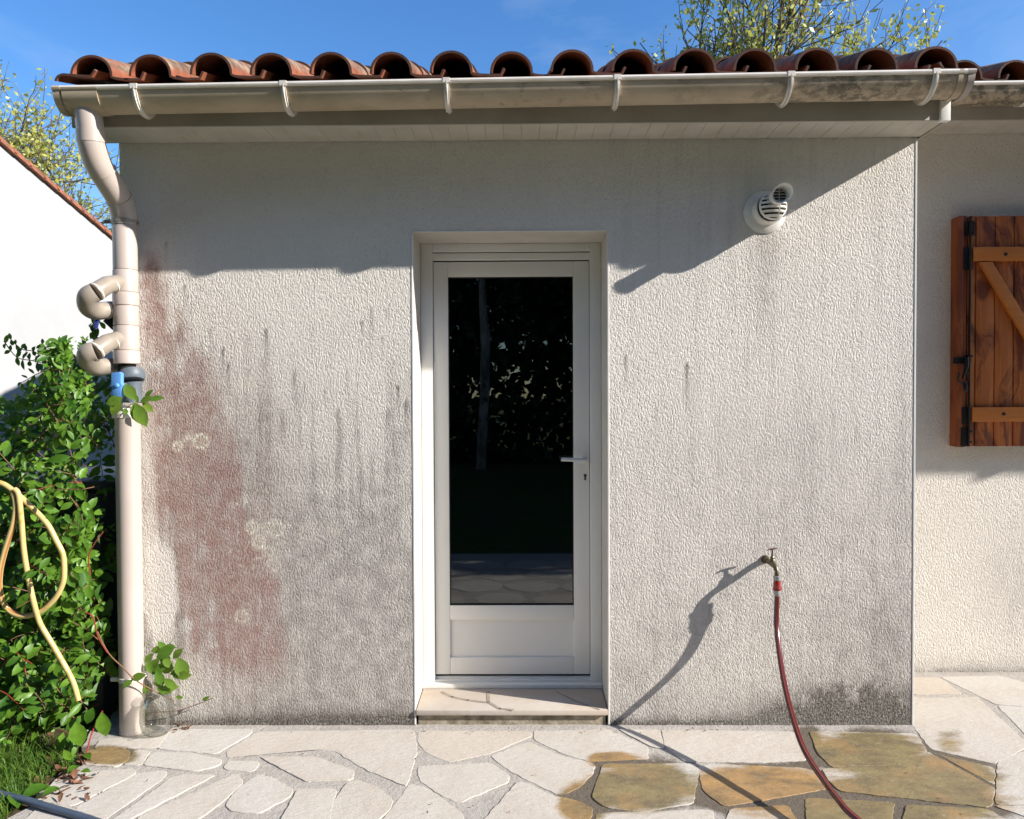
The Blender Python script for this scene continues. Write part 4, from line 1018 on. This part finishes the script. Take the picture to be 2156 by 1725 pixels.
# yellow hose
yh = thing('yellow_hose', tuple(G(166, 1600)), 'looped yellow garden hose hanging in the climbing shrub', 'hose')
A = [(-40,1010),(0,1017),(24,1031),(61,1063),(98,1102),(117,1136),(132,1168),(135,1205),(131,1231),(115,1261),(83,1289),(44,1297),(14,1280),(0,1245),(0,1205),(10,1161),(27,1107),(33,1070),(30,1044),(24,1030)]
stripe_tube('hose_loop', [P(u, v, -.285-(.015 if i > 12 else 0)) for i, (u, v) in enumerate(A)], .0108, M_yhose, yh, stripes=(2, 3, 9))
B_ = [(30,1030),(39,1043),(45,1097),(50,1158),(59,1214),(72,1273),(84,1312),(107,1352),(135,1400),(154,1437),(165,1475)]
stripe_tube('hose_end', [P(u, v, -.305+.02*(i > 5)) for i, (u, v) in enumerate(B_)], .0104, M_yhose, yh, stripes=(2, 3, 9))
gh = [G(-60, 1652, .018), G(0, 1672, .016), G(50, 1684, .016), G(110, 1702, .016), G(190, 1726, .013), G(300, 1765, .013), G(420, 1830, .013)]
b = MB(); b.tube(gh, .0125, 12, sub=5); tag(b.build('grey_hose', M_ghose, None, ang=80), 'blue-grey hose lying on the grass and paving at the lower left', 'hose')

# glass jar
jc = G(343, 1536)
b = MB(); n = 32; R_ = .068; prof = [(.02, .0), (.045, .004), (.062, .022), (.070, .06), (.070, .10), (.064, .14), (.052, .162), (.050, .176), (.053, .180)]
jc = Vector((jc.x-.004, -.085, 0))
out = [[(jc.x+r*math.cos(2*math.pi*k/n), jc.y+r*math.sin(2*math.pi*k/n), z) for k in range(n)] for r, z in prof]
inn = [[(jc.x+(r-.003)*math.cos(2*math.pi*k/n), jc.y+(r-.003)*math.sin(2*math.pi*k/n), max(z, .004)) for k in range(n)] for r, z in reversed(prof)]
b.loft(out+inn)
def jar_mat():
    n = NT('jar_glass'); fr = n.new('ShaderNodeLayerWeight'); fr.inputs[0].default_value = .35
    g = n.new('ShaderNodeBsdfGlossy'); g.inputs['Roughness'].default_value = .03; t = n.new('ShaderNodeBsdfTransparent'); t.inputs[0].default_value = (.972, .978, .968, 1)
    mx = n.new('ShaderNodeMixShader'); n.link(n.math('MULTIPLY', fr.outputs['Fresnel'], .38), mx.inputs[0]); n.link(t.outputs[0], mx.inputs[1]); n.link(g.outputs[0], mx.inputs[2]); n.link(mx.outputs[0], n.n['Material Output'].inputs[0]); return n.m
tag(b.build('glass_jar', jar_mat(), None, ang=60), 'round clear glass jar on the paving beside the foot of the downpipe', 'jar')

# grass, dead leaves
b = MB()
for i in range(15000):
    y = random.uniform(-1.0, -.10); lim = leftlim(y)-.035; x = lim-abs(random.gauss(0, .42))
    if y > -.28 and x > -2.05 and random.random() < .7: continue
    h = random.uniform(.03, .085)*(1 if random.random() < .95 else 1.8); a = random.random()*6.28; ln = random.uniform(.2, .9)*h; wd = random.uniform(.0012, .0026)
    dx, dy = math.cos(a), math.sin(a); px, py = -dy*wd, dx*wd; z0 = -.04
    q = len(b.v)
    b.v += [(x-px, y-py, z0), (x+px, y+py, z0), (x-px*.8+dx*ln*.35, y-py*.8+dy*ln*.35, z0+h*.6), (x+px*.8+dx*ln*.35, y+py*.8+dy*ln*.35, z0+h*.6), (x+dx*ln, y+dy*ln, z0+h*random.uniform(.75, 1))]
    b.f += [(q, q+1, q+3, q+2), (q+2, q+3, q+4)]; b.m += [0, 0]
tag(b.build('grass', M_grass, None, flat=True), 'tufts of green grass at the lower left corner', 'grass', None, 'stuff')
b = MB()
def crumb(u, v, L):
    p = G(u, v, .004); leaf(b, p, Vector((random.uniform(-1, 1), random.uniform(-1, 1), .15)), Vector((0, 0, 1))+rv(.7), L, L*.5, curl=random.uniform(-.6, .6))
for i in range(90): crumb(random.gauss(150, 30)+0, random.gauss(1630, 28), random.uniform(.012, .04))
for i in range(12): crumb(random.uniform(372, 396), random.uniform(1528, 1537), random.uniform(.012, .03))
for i in range(60): crumb(random.uniform(300, 1920), random.uniform(1533, 1545), random.uniform(.004, .012))
for i in range(40): crumb(random.uniform(200, 2150), random.uniform(1540, 1725), random.uniform(.004, .012))
tag(b.build('dead_leaves', M_deadleaf, None, ang=180), 'scattered brown dead leaves and crumbs on the paving', 'dead leaves', None, 'stuff')

# ------------------------------------------------------------------ neighbour house
NX = -8.0
nb = thing('neighbour_house', (NX-3, 8, 0), 'white neighbouring house with sloping tiled verge at the far left', 'house')
def PX_(u, v, X):
    d = ray(u, v); return CAM+d*(X/d.x)
q0 = PX_(0, 306, NX); q1 = PX_(237, 506, NX); sl2 = (q1.z-q0.z)/(q1.y-q0.y)
za = lambda y: q0.z+sl2*(y-q0.y)
ya, yb = -1.5, 14.5
b = MB(); b.loft([[(x, ya, -.05), (x, yb, -.05), (x, yb, za(yb)), (x, ya, za(ya))] for x in (NX-6, NX)]); b.build('wall', M_nwall, nb, flat=True)
b = MB(); y = yb+.15
while y > ya-.3:
    y2 = y-.36; t = .03
    b.loft([[(x, y, za(y)+.004), (x, y2-.06, za(y2-.06)+.016), (x, y2-.06, za(y2-.06)+.016+t), (x, y, za(y)+.004+t)] for x in (NX-6, NX+.07)])
    b.tube([(NX+.02, y, za(y)+.05), (NX+.02, y2-.05, za(y2-.05)+.07)], [.042, .052], 10)
    y = y2
b.build('roof', M_ntile, nb, ang=40)

# ------------------------------------------------------------------ trees
def branch_tree(name, base, H, label, seed, crown_r, mleaf, mbark, nl=5, lsz=.1, dens=1., trunk_r=.16, top_bias=.35, bulk=4, levels=5, group=None, droop=-.02, cl=.16):
    random.seed(seed); root = thing(name, base, label, 'tree', group)
    tr = MB(); lv = MB(); base = Vector(base)
    def rec(p, d, L, r, lev):
        if lev > 1 and crown_r and (((p.x-base.x)/crown_r[0])**2+((p.y-base.y)/crown_r[0])**2+((p.z-crown_r[1])/crown_r[2])**2) > 1: return
        n = 4; pts = [p]; rr = [r]
        for k in range(n):
            d = (d+rv(.16)+Vector((0, 0, .05))).normalized(); p = p+d*L/n; pts.append(p); rr.append(r*(1-.38*(k+1)/n))
        tr.tube(pts, rr, 6 if lev < 2 else 4, cap=False)
        if lev >= levels-2:
            for q in pts[1:]:
                if random.random() < dens:
                    c0 = q+rv(cl*.5)
                    for _ in range(nl):
                        c = c0+rv(cl); dd = (rv(1)+Vector((0, 0, -.6))).normalized(); s = lsz*random.uniform(.5, 1.2)
                        w = dd.cross(rv(1)).normalized()*s*.28; o = len(lv.v)
                        lv.v += [tuple(c), tuple(c+dd*s*.5+w), tuple(c+dd*s), tuple(c+dd*s*.5-w)]; lv.f.append((o, o+1, o+2, o+3)); lv.m.append(0)
        if lev < levels:
            for k in range(bulk if lev < levels-1 else 3):
                a = pts[random.randint(1, n)] if lev else pts[random.randint(2, n)]
                nd = (d*.75+rv(.8)+Vector((0, 0, .10-droop))).normalized()
                rec(a, nd, L*random.uniform(.62, .82), r*.55, lev+1)
    rec(base, Vector((0, 0, 1)), H*.33, trunk_r, 0)
    tr.build('trunk', mbark, root, ang=80); lv.build('crown', mleaf, root, flat=True); return root
branch_tree('spring_tree', (-18.2, 22, 0), 15.5, 'spring tree with sparse yellow-green leaves above the neighbouring roof on the left', 5, (6.9, 8.9, 4.4), M_spring, M_bark, nl=4, lsz=.18, dens=.5, bulk=5, cl=.19, trunk_r=.22)
branch_tree('spring_tree', (8.7, 22, 0), 20.5, 'spring tree with yellow-green new leaves rising behind the tiled roof', 12, (4.7, 12.5, 8.5), M_spring, M_bark, nl=4, lsz=.20, dens=.62, bulk=5, cl=.19, trunk_r=.26)
# garden behind the photographer: seen only as reflection in the glass
def bushy(name, loc, H, R, label, seed, pale=False):
    random.seed(seed); root = thing(name, loc, label, 'tree', 'trees at the bottom of the garden'); c = Vector(loc)
    b = MB(); b.tube([c, c+Vector((.1, 0, H*.35)), c+Vector((-.1, .1, H*.75))], [.1 if pale else .16, .09 if pale else .12, .04], 8, sub=3); b.build('trunk', M_bark_pale if pale else M_bark, root)
    b = MB()
    for i in range(15000 if not pale else 900):
        a = rv(1)
        while a.length > 1: a = rv(1)
        p = c+Vector((a.x*R, a.y*R*.8, H*.58+a.z*H*.46)); 
        if MN.noise(Vector((p.x*.9, p.z*.9, seed))) < -.22: continue
        d = rv(1).normalized(); w = d.cross(rv(1)).normalized(); s = random.uniform(.14, .34)*(.5 if pale else 1); o = len(b.v)
        b.v += [tuple(p), tuple(p+d*s*.5+w*s*.3), tuple(p+d*s), tuple(p+d*s*.5-w*s*.3)]; b.f.append((o, o+1, o+2, o+3)); b.m.append(0)
    b.build('crown', DARKLEAF, root, flat=True)
DARKLEAF = leaf_mat('dark_garden_leaf', (.02, .045, .01), (.035, .07, .015), tr=.15)
GL = ['broad dark tree behind the hedge, second from the left of the far row', 'tall dark tree behind the hedge straight opposite the door', 'tall dark tree behind the hedge, just right of the door line', 'broad dark tree behind the hedge towards the right end of the far row', 'dark tree at the far left end of the garden row', 'dark tree at the far right end of the garden row', 'tallest dark tree standing behind all the others']
for i, (x, y, H, R) in enumerate(((-6.2, -14, 13, 4.2), (-1.6, -16.5, 14, 4.4), (3.2, -15.5, 14, 4.4), (8.0, -16, 13, 4.2), (-11, -12, 13, 4.4), (13, -15, 12, 4.4), (0.6, -21, 16, 5))):
    bushy('garden_tree', (x, y, 0), H, R, GL[i], 30+i)
hd = thing('hedge', (0, -12.8, 0), 'long tall dark hedge at the bottom of the garden facing the door', 'hedge')
b = MB(); random.seed(9)
for i in range(42000):
    p = Vector((random.uniform(-15, 15), -12.8+random.uniform(-.9, .9), random.uniform(-.04, 1)**1*6.6)); d = rv(1).normalized(); w = d.cross(rv(1)).normalized(); q = random.uniform(.16, .42); o = len(b.v)
    b.v += [tuple(p), tuple(p+d*q*.5+w*q*.3), tuple(p+d*q), tuple(p+d*q*.5-w*q*.3)]; b.f.append((o, o+1, o+2, o+3)); b.m.append(0)
b.build('foliage', DARKLEAF, hd, flat=True)
bushy('birch_tree', (-.75, -10.5, 0), 7, 1.6, 'pale-barked slender tree on the lawn facing the door', 50, True)
for i, (x, y, H) in enumerate(((9.0, -6.5, 6.0), (10.5, -9.5, 7.5), (8.6, -11.5, 7))): bushy('garden_tree', (x, y, 0), H, 2.2, ['smaller dark tree on the lawn nearest the porch', 'middle tree of the three on the right side of the lawn', 'smaller dark tree on the lawn near the hedge'][i], 60+i)  # three unseen trees added here to keep the lawn shaded
